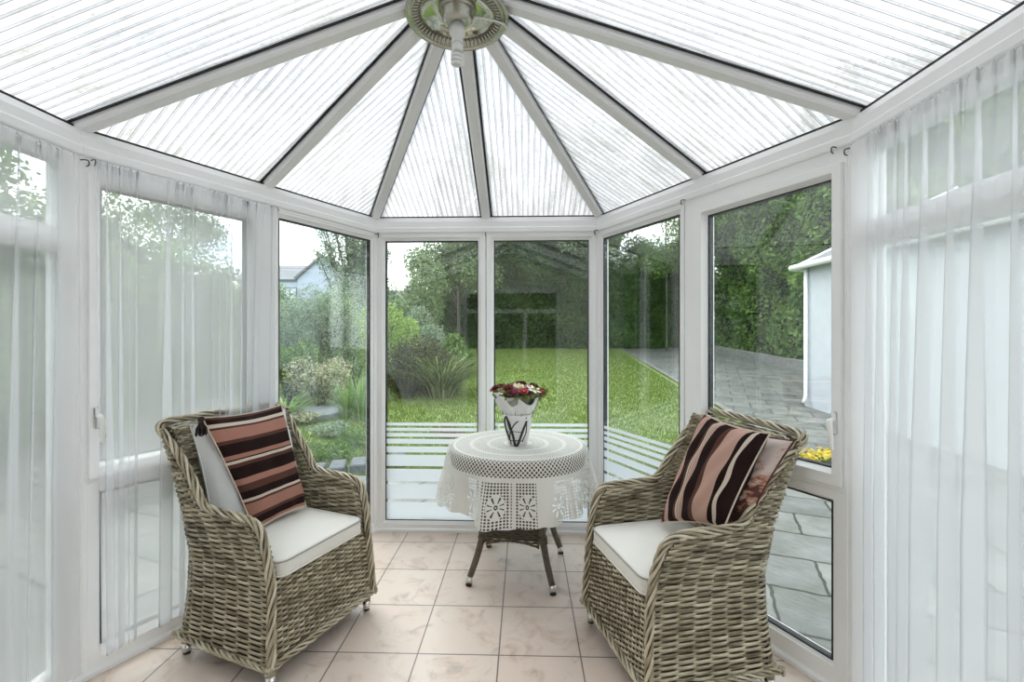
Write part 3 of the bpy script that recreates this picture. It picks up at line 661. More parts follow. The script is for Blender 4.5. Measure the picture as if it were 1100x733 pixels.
def pillow(name, cs, th, mat, label, nrm=None, n=28, puff=.5, sag=.0, tassels=None, seamcol=None, wr=.0025, seed=1, cat='cushion'):
    """cs: corner points in order (0,0),(1,0),(1,1),(0,1)"""
    a, b, c, d = [Vector(q) for q in cs]; cen = (a+b+c+d)/4; N_ = nrm or ((b-a).cross(d-a)).normalized(); m = MB(); uv = []; r = np.random.default_rng(seed)
    f1, f2, p1, p2 = r.uniform(5, 9), r.uniform(4, 8), r.uniform(0, 6), r.uniform(0, 6)
    def pt(s, t, sg):
        q = (a*(1-s)*(1-t)+b*s*(1-t)+c*s*t+d*(1-s)*t)
        x, y = 2*s-1, 2*t-1
        e = .05*(1-y*y)*x*abs(x); e2 = .05*(1-x*x)*y*abs(y)     # sides draw in between the corners
        q = q-(b-a)*e*.6-(d-a)*e2*.6
        h = max(0, (1-abs(x)**2.6)*(1-abs(y)**2.6))**puff
        wv = wr*(math.sin(f1*x+f2*y+p1)+math.sin(f2*2*x-f1*y+p2))*min(1, h*3)
        return q+N_*(sg*(th/2)*h+wv)
    for sg in (1, -1):
        G = [[tuple(pt(i/n, j/n, sg)) for j in range(n+1)] for i in range(n+1)]; m.grid(G); uv += [(i/n, j/n) for i in range(n+1) for j in range(n+1)]
    o = m.build(name, mat, smooth=True, uv=uv, loc=tuple(cen)); tag(o, label, cat)
    sm = MB(); ed = [(k/n, 0) for k in range(n)]+[(1, k/n) for k in range(n)]+[(1-k/n, 1) for k in range(n)]+[(0, 1-k/n) for k in range(n)]
    sm.tube([tuple(pt(s, t, 0)-cen) for s, t in ed], .0035, 6, close=True); sm.build('seam', seamcol or mat, o, smooth=True)
    for q in (tassels or []):
        q = Vector(q)-cen; t = MB(); t.lathe([(0, .02), (.011, .018), (.014, .006), (.009, -.004), (.013, -.010), (0, -.012)], tuple(q), 12)
        for k in range(44):
            an = k*2.4; rr = .005+.017*((k*7) % 10)/10; t.tube([q+Vector((.005*math.cos(an), .005*math.sin(an), -.006)), q+Vector((rr*math.cos(an), rr*math.sin(an), -.03)), q+Vector((rr*1.2*math.cos(an), rr*1.2*math.sin(an), -.058-.01*((k*3) % 5)/5))], .0018, 4)
        t.build('tassel', M['tassel'], o, smooth=True)
    return o
M['tassel'] = plain('dark_brown_thread', (.03, .018, .016), .9)
fl = Vector((math.cos(LCH['a']), math.sin(LCH['a']), 0)); fr = Vector((math.cos(RCH['a']), math.sin(RCH['a']), 0))
pillow('back_cushion', [loc(LCH, -.135, -.24, .50), loc(LCH, -.135, .235, .50), loc(LCH, -.275, .245, .995), loc(LCH, -.280, -.25, .995)], .19, M['cushion_grey'], 'pale grey back cushion propped behind the striped one on the left armchair', nrm=(fl+Vector((0, 0, .2))).normalized(), seed=4, wr=.005)
S1 = [(0, CRM), (.02, PK), (.05, DK), (.11, BR), (.14, PK), (.235, BR), (.255, CRM), (.28, DK), (.34, BR), (.40, PK), (.45, DK), (.55, BR), (.58, CRM), (.605, DK), (.615, PK), (.65, DK), (.75, BR), (.78, PK), (.88, BR), (.90, CRM), (.93, DK), (.975, BR)]
M['stripes_a'] = stripemat('brown_pink_stripes', S1, axis=1, wob=.004)
tl = onchair(LCH, 217, 449, -.19); tr = onchair(LCH, 302, 435, -.20); brr = onchair(LCH, 329, 545, -.035); bl = onchair(LCH, 274, 572, -.045)
pillow('striped_cushion', [bl, brr, tr, tl], .13, M['stripes_a'], 'brown, pink and cream striped cushion with dark tassels on the left armchair', nrm=(fl+Vector((0, 0, .25))).normalized(), tassels=[tl+Vector((.004, -.012, -.012)), ], seed=9)
PK2 = (.58, .37, .30); S2 = [(0, CRM), (.03, BR), (.08, PK2), (.16, DK), (.29, BR), (.325, CRM), (.348, BR), (.358, CRM), (.37, PK2), (.42, DK), (.54, BR), (.60, PK2), (.80, DK), (.855, CRM), (.895, DK)]
M['stripes_b'] = stripemat('brown_pink_stripes_upright', S2, axis=0, wob=.016)
def floral():
    m, N, L = newmat('faded_floral_cotton'); o = N.new('ShaderNodeOutputMaterial'); b = N.new('ShaderNodeBsdfPrincipled'); uv = N.new('ShaderNodeUVMap'); uv.uv_map = 'UVMap'
    v = N.new('ShaderNodeTexVoronoi'); v.inputs['Scale'].default_value = 9; L.new(uv.outputs[0], v.inputs[0])
    n = N.new('ShaderNodeTexNoise'); n.inputs['Scale'].default_value = 16; n.inputs['Detail'].default_value = 3; L.new(uv.outputs[0], n.inputs[0])
    r = N.new('ShaderNodeValToRGB'); e = r.color_ramp.elements; e[0].position = .36; e[0].color = (.10, .04, .035, 1); e[1].position = .56; e[1].color = (.60, .50, .47, 1); q = e.new(.43); q.color = (.42, .20, .13, 1)
    sp = N.new('ShaderNodeSeparateXYZ'); L.new(uv.outputs[0], sp.inputs[0])
    x = mnode(N, L, 'ADD', mnode(N, L, 'MULTIPLY', n.outputs['Fac'], .8), mnode(N, L, 'MULTIPLY', mnode(N, L, 'SUBTRACT', sp.outputs[1], .35), .45))
    L.new(x, r.inputs[0]); L.new(r.outputs[0], b.inputs['Base Color']); b.inputs['Roughness'].default_value = .95; L.new(b.outputs[0], o.inputs[0]); return m
M['floral'] = floral()
pillow('patterned_cushion', [onchair(RCH, 730, 545, -.155), onchair(RCH, 803, 563, -.14), onchair(RCH, 853, 474, -.235), onchair(RCH, 762, 452, -.235)], .11, M['floral'], 'pale pink and brown patterned cushion tucked behind the striped one on the right armchair', nrm=(fr+Vector((0, 0, .2))).normalized(), seed=12)
pillow('striped_cushion', [onchair(RCH, 709, 562, -.03), onchair(RCH, 778, 567, -.05), onchair(RCH, 827, 466, -.17), onchair(RCH, 756, 444, -.16)], .13, M['stripes_b'], 'chenille cushion with upright brown, pink and cream stripes on the right armchair', nrm=(fr+Vector((0, 0, .25))).normalized(), seed=21, wr=.0035)

# ------------------------------------------------------------------ table with lace cloth
TC = Vector((.035, 2.73, 0)); TR = .41; TZ = .745; TA = math.radians(-11)
tb = empty('round_table', tuple(TC), TA); tag(tb, 'round wicker table with splayed legs under the lace cloth', 'table')
m = MB(); m.lathe([(0, TZ-.099), (TR-.03, TZ-.10), (TR-.014, TZ-.092), (TR-.004, TZ-.008), (TR-.012, TZ), (0, TZ)], (0, 0, 0), 64); m.build('tabletop', M['leg_brown'], tb, smooth=True)
for sx in (1, -1):
    for sy in (1, -1):
        l = MB(); P = spline([(sx*.165, sy*.165, TZ-.03), (sx*.164, sy*.164, .52), (sx*.168, sy*.168, .38), (sx*.172, sy*.172, .27), (sx*.198, sy*.198, .15), (sx*.231, sy*.231, .045)], 6)
        l.tube(P, np.linspace(.0215, .0175, len(P)), 14); lo = l.build('leg', M['leg_brown'], tb, smooth=True)
        for z0, rr in ((.275, .026), (.250, .0255)):
            q = P[0]
            w_ = MB(); cpt = min(P, key=lambda t: abs(t.z-z0)); w_.tube([cpt+Vector((0, 0, .012)), cpt, cpt-Vector((0, 0, .012))], [rr-.003, rr, rr-.003], 12); w_.build('binding', M['leg_brown'], lo, smooth=True)
        c = MB(); c.tube([(sx*.2305, sy*.2305, .048), (sx*.2345, sy*.2345, .012)], [.019, .0165], 16); c.tube([(sx*.2345, sy*.2345, .013), (sx*.2365, sy*.2365, .0)], [.0165, .0185], 16, 1); c.build('foot_cap', [M['chrome'], M['black_rubber']], lo, smooth=True)
for k in range(4):
    a = k*PI/2; m = MB(); ca, sa = math.cos(a), math.sin(a); nr = 32
    def zb(y): return .325+.030*(abs(y)/.165)**2*-1+.015 if True else 0
    for i in range(nr):
        z = .206+i*.0135; s = np.arange(-.155, .1551, .0065); off = .0035*np.cos(PI*s/.026+PI*i)
        keep = z > (.372-.040*(s/.155)**2) if True else None
        z_arr = np.maximum(z, .235-.028*np.abs(s/.155)**2) if i < 4 else np.full_like(s, z)
        pts = [((.165+o)*ca-y*sa, (.165+o)*sa+y*ca, zz) for o, y, zz in zip(off, s, z_arr)]; m.tube(pts, .0058, 6, 0, float(rng.random()), flat=.6)
    G = [[((.160)*ca-y*sa, (.160)*sa+y*ca, zz) for y in np.linspace(-.150, .150, 13)] for zz in (.240, TZ-.10)]; m.grid(G, 1)  # dark sheet up to the tabletop, shade behind the weave as colour
    m.build('apron', [M['wicker_t'] if 'wicker_t' in M else M['leg_brown'], M['wicker_shaded']], tb, smooth=True)
def lacemat():
    m, N, L = newmat('ivory_crochet_lace'); o = N.new('ShaderNodeOutputMaterial'); uv = N.new('ShaderNodeUVMap'); uv.uv_map = 'UVMap'
    sp = N.new('ShaderNodeSeparateXYZ'); L.new(uv.outputs[0], sp.inputs[0]); u, v = sp.outputs[0], sp.outputs[1]   # u: arc length at the rim (m), v: distance from centre (m)
    def MM(op, a, b=None, c=None): return mnode(N, L, op, a, b, c)
    def lattice(f, thr, diag=True):
        if diag: a = MM('ADD', MM('MULTIPLY', u, f), MM('MULTIPLY', v, f)); b = MM('SUBTRACT', MM('MULTIPLY', u, f), MM('MULTIPLY', v, f))
        else: a = MM('MULTIPLY', u, f); b = MM('MULTIPLY', v, f)
        s = MM('MULTIPLY', MM('ABSOLUTE', MM('SINE', a)), MM('ABSOLUTE', MM('SINE', b)))
        return MM('GREATER_THAN', s, thr)
    def band(lo, hi): return MM('MULTIPLY', MM('GREATER_THAN', v, lo), MM('LESS_THAN', v, hi))
    fine = lattice(215, .70, True); rings = MM('GREATER_THAN', MM('SINE', MM('MULTIPLY', v, 62)), -.8)
    top = MM('MULTIPLY', MM('MULTIPLY', fine, rings), band(.05, .375))
    rim = MM('MULTIPLY', lattice(140, .42), band(.385, .485))
    net = MM('MULTIPLY', MM('MULTIPLY', lattice(205, .50, False), MM('GREATER_THAN', MM('SINE', MM('ADD', MM('MULTIPLY', u, 14.0), 1.0)), -.8)), band(.510, .735))
    per = .146
    cu = MM('SUBTRACT', MM('FRACT', MM('DIVIDE', u, per)), .5); cuM = MM('MULTIPLY', cu, per)
    dv = MM('SUBTRACT', v, .628); dd = MM('SQRT', MM('ADD', MM('MULTIPLY', MM('MULTIPLY', cuM, cuM), 1.5), MM('MULTIPLY', MM('MULTIPLY', dv, dv), .72)))
    motif = MM('LESS_THAN', dd, .052); notm = MM('SUBTRACT', 1.0, motif)
    eye = MM('MULTIPLY', MM('GREATER_THAN', dd, .004), MM('LESS_THAN', dd, .010))
    an = MM('ARCTAN2', cuM, dv); petals = MM('MULTIPLY', MM('GREATER_THAN', MM('ABSOLUTE', MM('SINE', MM('MULTIPLY', an, 4))), .93), MM('MULTIPLY', MM('GREATER_THAN', dd, .018), MM('LESS_THAN', dd, .045)))
    nb = MM('SUBTRACT', 1.0, MM('LESS_THAN', MM('ABSOLUTE', MM('SUBTRACT', MM('ABSOLUTE', cuM), .062)), .005))
    drop = MM('MULTIPLY', MM('MULTIPLY', net, notm), nb)
    hole = MM('MINIMUM', MM('ADD', MM('ADD', MM('ADD', top, rim), drop), MM('MULTIPLY', MM('ADD', eye, petals), 1.0)), 1.0)
    d = N.new('ShaderNodeBsdfDiffuse'); d.inputs[0].default_value = (.90, .89, .84, 1); t = N.new('ShaderNodeBsdfTranslucent'); t.inputs[0].default_value = (.84, .83, .78, 1)
    mx = N.new('ShaderNodeMixShader'); mx.inputs[0].default_value = .3; L.new(d.outputs[0], mx.inputs[1]); L.new(t.outputs[0], mx.inputs[2])
    tr = N.new('ShaderNodeBsdfTransparent'); m2 = N.new('ShaderNodeMixShader'); L.new(hole, m2.inputs[0]); L.new(mx.outputs[0], m2.inputs[1]); L.new(tr.outputs[0], m2.inputs[2])
    L.new(m2.outputs[0], o.inputs[0])
    n = N.new('ShaderNodeTexNoise'); n.inputs['Scale'].default_value = 420; L.new(uv.outputs[0], n.inputs[0]); bp = N.new('ShaderNodeBump'); bp.inputs['Strength'].default_value = .4; bp.inputs['Distance'].default_value = .002; L.new(n.outputs['Fac'], bp.inputs['Height']); L.new(bp.outputs[0], d.inputs['Normal'])
    return m
M['lace'] = lacemat()
m = MB(); NA, G, uv = 420, [], []
fr_ = np.random.default_rng(3); ks = [(7, .55, 1.1), (11, .45, 2.4), (16, .22, .3), (4, .3, 5)]
for i in range(NA+1):
    a = 2*PI*i/NA; fd = sum(w_*math.cos(k*a+p_) for k, w_, p_ in ks); row = []
    for q in np.linspace(0, TR-.004, 16): row.append((q*math.cos(a), q*math.sin(a), TZ+.006)); uv.append((a*TR, q))
    for q in np.linspace(.06, 1, 26):
        dl = .305+.010*abs(math.sin(a*12))+.018*math.cos(4*a+.6); s = q*dl; amp = min(1, q*1.6)**1.3
        e = 1-math.exp(-q*12)
        r_ = TR+.008*e+.045*q+.042*fd*amp*q**.5
        row.append((r_*math.cos(a), r_*math.sin(a), TZ+.006-.004*e-s+.006*(1-e))); uv.append((a*TR, TR+s))
    G.append(row)
m.grid(G); o = m.build('lace_tablecloth', M['lace'], smooth=True, uv=uv); o.location = TC; tag(o, 'ivory crochet lace tablecloth draped over the round table', 'tablecloth')

# ------------------------------------------------------------------ flower pot
V0 = Vector((.033, 2.70, TZ+.0065))
M['pot'] = plain('white_glazed_pot', (.74, .73, .70), .3); M['pot_line'] = plain('black_painted_line', (.02, .018, .018), .4)
M['tissue'] = plain('white_wrapping_paper', (.80, .80, .80), .6, noise=.05, nscale=30); M['foil'] = plain('grey_green_tissue', (.30, .32, .25), .6, noise=.4, nscale=40)
POT = [(0, 0), (.050, 0), (.056, .006), (.069, .06), (.080, .11), (.086, .16), (.087, .185)]
m = MB(); m.lathe(POT+[(.083, .185), (.080, .15), (.062, .03), (0, .02)], (0, 0, 0), 40); pot = m.build('flower_pot', M['pot'], smooth=True); pot.location = V0; tag(pot, 'white flower pot with looping black lines, on the lace tablecloth', 'flower pot')
def potr(z): return float(np.interp(z, [p_[1] for p_ in POT[1:]], [p_[0] for p_ in POT[1:]]))
for pts, rr in (([(-105, .004), (-112, .06), (-125, .115), (-138, .172), (-152, .15), (-148, .095), (-135, .045)], .0078), ([(-138, .172), (-125, .13), (-112, .06), (-106, .008), (-94, .004), (-80, .04), (-66, .10), (-52, .150)], .0078),
                ([(-150, .09), (-130, .085), (-110, .09), (-85, .088), (-62, .085)], .0022), ([(-130, .012), (-132, .055), (-118, .10), (-95, .145), (-52, .170)], .0040), ([(-150, .04), (-120, .032), (-90, .036), (-60, .030)], .0032), ([(-52, .135), (-50, .08), (-66, .03)], .0040)):
    P = spline([Vector((potr(z)*math.cos(math.radians(a)), potr(z)*math.sin(math.radians(a)), z)) for a, z in pts], 6)
    t = MB(); t.tube(P, rr, 6, flat=.8); t.build('painted_loop', M['pot_line'], pot, smooth=True)
bq = empty('bouquet', tuple(V0+Vector((0, 0, .02)))); tag(bq, 'bouquet of red, pink and white flowers in the white pot', 'bouquet')
def wrapmesh(r0, r1, z0, z1, n, amp, ph_, mat, name):
    m = MB(); G = []
    for i in range(61):
        a = 2*PI*i/60; row = []
        for q in np.linspace(0, 1, 12):
            r_ = r0+(r1-r0)*q**.8+amp*q*math.sin(n*a+ph_)+.004*math.sin(13*a+q*8); z = z0+(z1-z0)*q+q*.020*math.sin(3*a+ph_*2)+.010*q*math.sin(7*a); row.append((r_*math.cos(a), r_*math.sin(a), z))
        G.append(row)
    m.grid(G); return m.build(name, mat, bq, smooth=True)
wrapmesh(.080, .140, .165, .262, 5, .010, .8, M['tissue'], 'wrapping_paper'); wrapmesh(.07, .132, .18, .280, 4, .012, 2.0, M['foil'], 'inner_tissue')
FC = {'dark': (.18, .02, .035), 'rose': (.55, .10, .13), 'pink': (.75, .38, .36), 'cream': (.82, .74, .60), 'white': (.85, .84, .78), 'mauve': (.42, .10, .20)}
for k, c in FC.items(): M['f_'+k] = plain('petals_'+k, c, .7)
M['f_yellow'] = plain('flower_centre', (.75, .55, .12), .7)
def petals(mb, c, n_, r_, axis, cup, wd, layers=1, mi=0):
    z = Vector(axis).normalized(); x = z.orthogonal().normalized(); y = z.cross(x)
    for L_ in range(layers):
        rr = r_*(1-.27*L_); cu = cup+.5*L_
        for k in range(n_):
            a = 2*PI*k/n_+L_*.5; d = x*math.cos(a)+y*math.sin(a); s = -x*math.sin(a)+y*math.cos(a); rows = []
            for t in (0, .35, .7, 1): 
                w_ = wd*rr*(.35+math.sin(min(t, .97)*PI*.8)*.75)*(1 if t < 1 else .35); h = z*(rr*(cu*t*t))
                rows.append([tuple(c+d*rr*t+h-s*w_), tuple(c+d*rr*t+h-z*.1*w_), tuple(c+d*rr*t+h+s*w_)])
            mb.grid(rows, mi)
FL = [(-.120, -.045, 'dark', .030), (-.092, -.082, 'white', .034), (-.050, -.10, 'dark', .034), (.0, -.075, 'cream', .042), (-.02, -.118, 'mauve', .030), (-.065, -.02, 'white', .040), (.045, -.098, 'dark', .032), (.085, -.085, 'white', .036), (.112, -.045, 'rose', .030), (.06, -.03, 'pink', .034), (.02, .02, 'dark', .038), (-.03, .05, 'rose', .034), (.09, .03, 'dark', .032), (-.10, .03, 'dark', .034), (.125, -.002, 'mauve', .028), (-.01, -.035, 'dark', .034), (.03, -.125, 'rose', .026), (.128, -.062, 'rose', .024), (-.132, -.01, 'rose', .026), (.05, .09, 'cream', .03)]
for x, y, c, r_ in FL:
    r_ *= 1.12; x *= 1.06; y *= 1.06; h = .318-.9*(x*x+y*y)+(.010*math.sin(x*90)); m = MB(); ax = (x*4, y*4, 1); cc = Vector((x, y, h))
    if c == 'white': petals(m, cc, 6, r_*1.15, ax, .15, .20); m.tube([cc+Vector((0, 0, -.002)), cc+Vector((0, 0, .008))], .006, 8, 1)
    else: petals(m, cc, 8, r_, ax, .35, .42, 3); m.tube([cc, cc+Vector((0, 0, .01))], .006, 8, 1)
    m.tube([Vector((x*.25, y*.25, .05)), Vector((x*.7, y*.7, .18)), cc], .002, 5, 2)
    m.build('flower', [M['f_'+c], M['f_yellow'], M['stem'] if 'stem' in M else M.setdefault('stem', plain('green_stem', (.10, .2, .04), .6))], bq, smooth=True)
def leafcloud(mb, P, Nrm, size, rnd=None, aspect=.5, jitter=.9, r=None):
    r = r or rng; n = len(P); size = np.broadcast_to(size, (n,))*r.uniform(.6, 1.3, n)
    d = Nrm+jitter*r.normal(0, 1, (n, 3)); d /= np.linalg.norm(d, axis=1)[:, None]+1e-9
    t = r.normal(0, 1, (n, 3)); t -= d*np.sum(t*d, 1)[:, None]; t /= np.linalg.norm(t, axis=1)[:, None]+1e-9; b = np.cross(d, t)
    s = size[:, None]; V = np.stack([P-t*s*.5, P+b*s*aspect*.5+d*s*.06, P+t*s*.5, P-b*s*aspect*.5+d*s*.06], 1).reshape(-1, 3)
    b0 = mb.n; mb.v.append(V); mb.n += 4*n; k = b0+np.arange(n)*4
    mb.f += list(map(tuple, np.stack([k, k+1, k+2, k+3], 1).tolist())); mb.m += [0]*n
    rv = r.random(n) if rnd is None else rnd; mb.a.append(np.repeat(rv, 4))
M['bq_leaf'] = leafmat('bouquet_leaves', [(.10, .16, .02), (.28, .36, .06), (.45, .48, .12)])
m = MB(); r1 = np.random.default_rng(5); a = r1.uniform(0, 2*PI, 260); q = .15*np.sqrt(r1.random(260)); P = np.stack([q*np.cos(a), q*np.sin(a), .305-.9*q*q+r1.normal(0, .012, 260)], 1); leafcloud(m, P, np.tile([0, 0, 1.], (260, 1)), .045, r=r1)
P = np.stack([.13+r1.random(40)*.05, -.04+r1.normal(0, .02, 40), .300+r1.normal(0, .02, 40)], 1); leafcloud(m, P, np.tile([0, -.6, 1.], (40, 1)), .04, r=r1); m.build('leaves', M['bq_leaf'], bq)

# ------------------------------------------------------------------ ceiling light
LZ = 2.70; LP = Vector((APEX.x-.003, APEX.y, LZ)); cl = empty('ceiling_light', tuple(LP)); tag(cl, 'round nickel ceiling light with a bare spiral bulb at the roof apex', 'ceiling light')
m = MB(); m.lathe([(.0, .055), (.10, .05), (.19, .012), (.207, .004), (.210, -.004), (.204, -.010), (.195, -.006), (.188, -.002)], (0, 0, 0), 72); m.build('rim', M['nickel'], cl, smooth=True)
m = MB(); m.lathe([(.190, -.002), (.184, -.007), (.178, -.003), (.150, .012), (.145, .010)], (0, 0, 0), 72)
m.build('slotted_ring', M['nickel'], cl, smooth=True)
m = MB()
for k in range(60):
    a = 2*PI*k/60; d = Vector((math.cos(a), math.sin(a), 0)); m.tube([d*.152+Vector((0, 0, .008)), d*.165+Vector((0, 0, -.002)), d*.180+Vector((0, 0, -.006))], .0042, 6)
m.build('beading', M['nickel'], cl, smooth=True)
m = MB(); m.lathe([(.146, .010), (.13, .022), (.09, .034), (0, .038)], (0, 0, 0), 64); m.build('dish', M['mirror'], cl, smooth=True)
m = MB(); m.lathe([(0, .04), (.075, .035), (.077, .03), (.074, .024), (.070, .021), (.070, .014), (.067, .011), (.062, -.010), (.050, -.026), (.036, -.032), (.0, -.032)], (0, 0, 0), 48); m.build('lamp_cup', M['nickel'], cl, smooth=True)
m = MB(); m.lathe([(0, -.028), (.031, -.030), (.032, -.066), (.024, -.070), (.022, -.098), (.018, -.100), (.018, -.108), (0, -.109)], (0, 0, 0), 32); m.build('lamp_holder', M['white_plastic'], cl, smooth=True)
m = MB(); m.lathe([(0, -.106), (.022, -.106), (.024, -.112), (.023, -.136), (.017, -.140), (0, -.140)], (0, 0, 0), 24); hx = [(.0205*math.cos(t), .0205*math.sin(t), -.146-.050*t/(6*PI)) for t in np.linspace(0, 6*PI, 60)]; m.tube(hx, .0070, 8)
m.build('spiral_bulb', M['bulb'], cl, smooth=True)
m = MB(); m.tube(spline([(.07, -.02, -.01), (.13, -.02, -.02), (.19, .02, -.012), (.195, .07, .0), (.17, .11, .01), (.11, .1, .02)], 8), .0045, 8); m.build('cable', M['white_plastic'], cl, smooth=True)

# ------------------------------------------------------------------ garden
def gz(Y): return GROUND+max(0, Y-5)*.05
def terrain(name, poly, mat, dz=0, step=1.0):
    """flat polygon split along Y so that it follows the rising garden"""
    ys = sorted(set([p[1] for p in poly]+[5.0])); ys = [y for y in ys if min(p[1] for p in poly) <= y <= max(p[1] for p in poly)]
    m = MB()
    def xs(y):
        o = []
        for i in range(len(poly)):
            (xa, ya), (xb, yb) = poly[i], poly[(i+1) % len(poly)]
            if (ya-y)*(yb-y) <= 0 and ya != yb: o.append(xa+(xb-xa)*(y-ya)/(yb-ya))
        return min(o), max(o)
    for y0, y1 in zip(ys[:-1], ys[1:]):
        a0, a1 = xs(y0+1e-4); b0, b1 = xs(y1-1e-4); m.add([(a0, y0, gz(y0)+dz), (a1, y0, gz(y0)+dz), (b1, y1, gz(y1)+dz), (b0, y1, gz(y1)+dz)], [(0, 1, 2, 3)])
        m.add([(a0, y0, gz(y0)+dz-.1), (a1, y0, gz(y0)+dz-.1), (b1, y1, gz(y1)+dz-.1), (b0, y1, gz(y1)+dz-.1)], [(3, 2, 1, 0)])
    return tag(m.build(name, mat), kind='structure')
M['soil'] = plain('dark_soil', (.07, .055, .04), .95, noise=.4, nscale=20)
terrain('ground', [(-60, -12), (60, -12), (60, 90), (-60, 90)], M['lawn'], -.03)
terrain('lawn', [(-14, 5.0), (3.55, 5.0), (5.45, 23), (-14, 23)], M['lawn'], .0)
terrain('patio_paving', [(3.6, 5.0), (12, 5.0), (12, 24), (5.55, 24)], M['paving'], .004)
terrain('patio_terrace', [(-7, -6), (12, -6), (12, 5.0), (-7, 5.0)], M['paving'], .004)
terrain('patio_path', [(-9, 5.0), (-3.1, 5.0), (-6.3, 10.5), (-9, 10.5)], M['paving'], .008)
terrain('path_edging', [(3.5, 5.0), (3.62, 5.0), (5.6, 24), (5.46, 24)], plain('pale_edging_stone', (.2, .195, .18), .8, noise=.4, nscale=6), .04)
# grass blades near enough to read
M['grass'] = leafmat('grass_blades', [(.08, .135, .024), (.15, .215, .045), (.24, .29, .08)], .3)
r2 = np.random.default_rng(11); n = 95000; Y = 5.0+17*r2.random(n)**1.35; X = -3.5+r2.random(n)*(6.9+(Y-5)*.1)
ok = X < 3.5+(Y-5)*.105; X, Y = X[ok], Y[ok]; n = len(X); Z = GROUND+(Y-5)*.05
h = r2.uniform(.025, .06, n); wv = .008; lx, ly = r2.normal(0, .02, n), r2.normal(0, .02, n)
V = np.stack([np.stack([X-wv, Y, Z], 1), np.stack([X+wv, Y, Z], 1), np.stack([X+lx, Y+ly, Z+h], 1)], 1).reshape(-1, 3)
m = MB(); m.v.append(V); m.n = 3*n; k = np.arange(n)*3; m.f = list(map(tuple, np.stack([k, k+1, k+2], 1).tolist())); m.m = [0]*n; m.a.append(np.repeat(r2.random(n), 3))
tag(m.build('grass', M['grass']), 'short bright green lawn grass beyond the windows', 'grass', kind='stuff')

LM = {'hedge': leafmat('conifer_leaves', [(.025, .06, .018), (.055, .115, .03), (.10, .18, .045)], .25),
      'tree': leafmat('tree_leaves', [(.08, .13, .05), (.17, .25, .10), (.30, .38, .20)]),
      'grey': leafmat('grey_green_leaves', [(.09, .14, .09), (.22, .30, .19), (.42, .50, .36)]),
      'lime': leafmat('lime_leaves', [(.16, .26, .05), (.32, .46, .10), (.50, .62, .20)]),
      'cream': leafmat('cream_edged_leaves', [(.12, .16, .07), (.40, .42, .27), (.68, .64, .46)]),
      'dark': leafmat('dark_bronze_leaves', [(.018, .024, .010), (.05, .06, .02), (.13, .15, .05)]),
      'mid': leafmat('mid_green_leaves', [(.05, .11, .025), (.12, .22, .05), (.24, .36, .09)]),
      'fern': leafmat('fern_fronds', [(.10, .20, .04), (.20, .34, .08), (.34, .46, .16)]),
      'phormium': leafmat('bronze_green_blades', [(.03, .045, .015), (.09, .13, .035), (.20, .26, .09), (.42, .46, .24)]),
      'yellow': leafmat('yellow_petals', [(.45, .30, .02), (.62, .46, .04), (.7, .58, .12)])}
def shrub(name, c, rad, hgt, n, size, mat, label, cat='shrub', seed=0, lumps=9, aspect=.5, core_=True, stems=5):
    """leafy mass made of overlapping rounded clumps on branching stems; c is the base"""
    r = np.random.default_rng(seed); c = np.array(c, float); root = empty(name, tuple(c)); tag(root, label, cat)
    L_ = []
    for k in range(lumps):
        a = r.uniform(0, 2*PI); q = rad*.62*math.sqrt(r.random()); z = hgt*r.uniform(.28, .80)*(1-.35*(q/rad)**2); L_.append((q*math.cos(a), q*math.sin(a), z, rad*r.uniform(.32, .55), hgt*r.uniform(.18, .30)))
    m = MB(); per = n//lumps
    for x, y, z, rr, hh in L_:
        d = r.normal(0, 1, (per, 3)); d /= np.linalg.norm(d, axis=1)[:, None]; k = (.62+.42*r.random(per)**.6)*(1+.14*np.sin(d[:, 0]*9+x*5)*np.cos(d[:, 2]*8))
        P = np.stack([x+d[:, 0]*rr*k, y+d[:, 1]*rr*k, np.maximum(z+d[:, 2]*hh*k, .02)], 1); leafcloud(m, P, d, size, r=r, aspect=aspect)
    m.build('foliage', mat, root)
    s = MB()
    for x, y, z, rr, hh in L_:
        s.tube([(x*.12, y*.12, -.03), (x*.5, y*.5, z*.5), (x, y, z)], [max(.012, hgt*.012), hgt*.008, hgt*.004], 6)
        for j in range(4):
            a = r.uniform(0, 2*PI); s.tube([(x, y, z-.1*hh), (x+rr*.6*math.cos(a), y+rr*.6*math.sin(a), z+hh*r.uniform(-.3, .7))], [hgt*.005, hgt*.002], 5)
    s.build('stems', M['bark'], root); return root
def g3(u, Y): return ((u-550)/F*Y, Y, gz(Y))
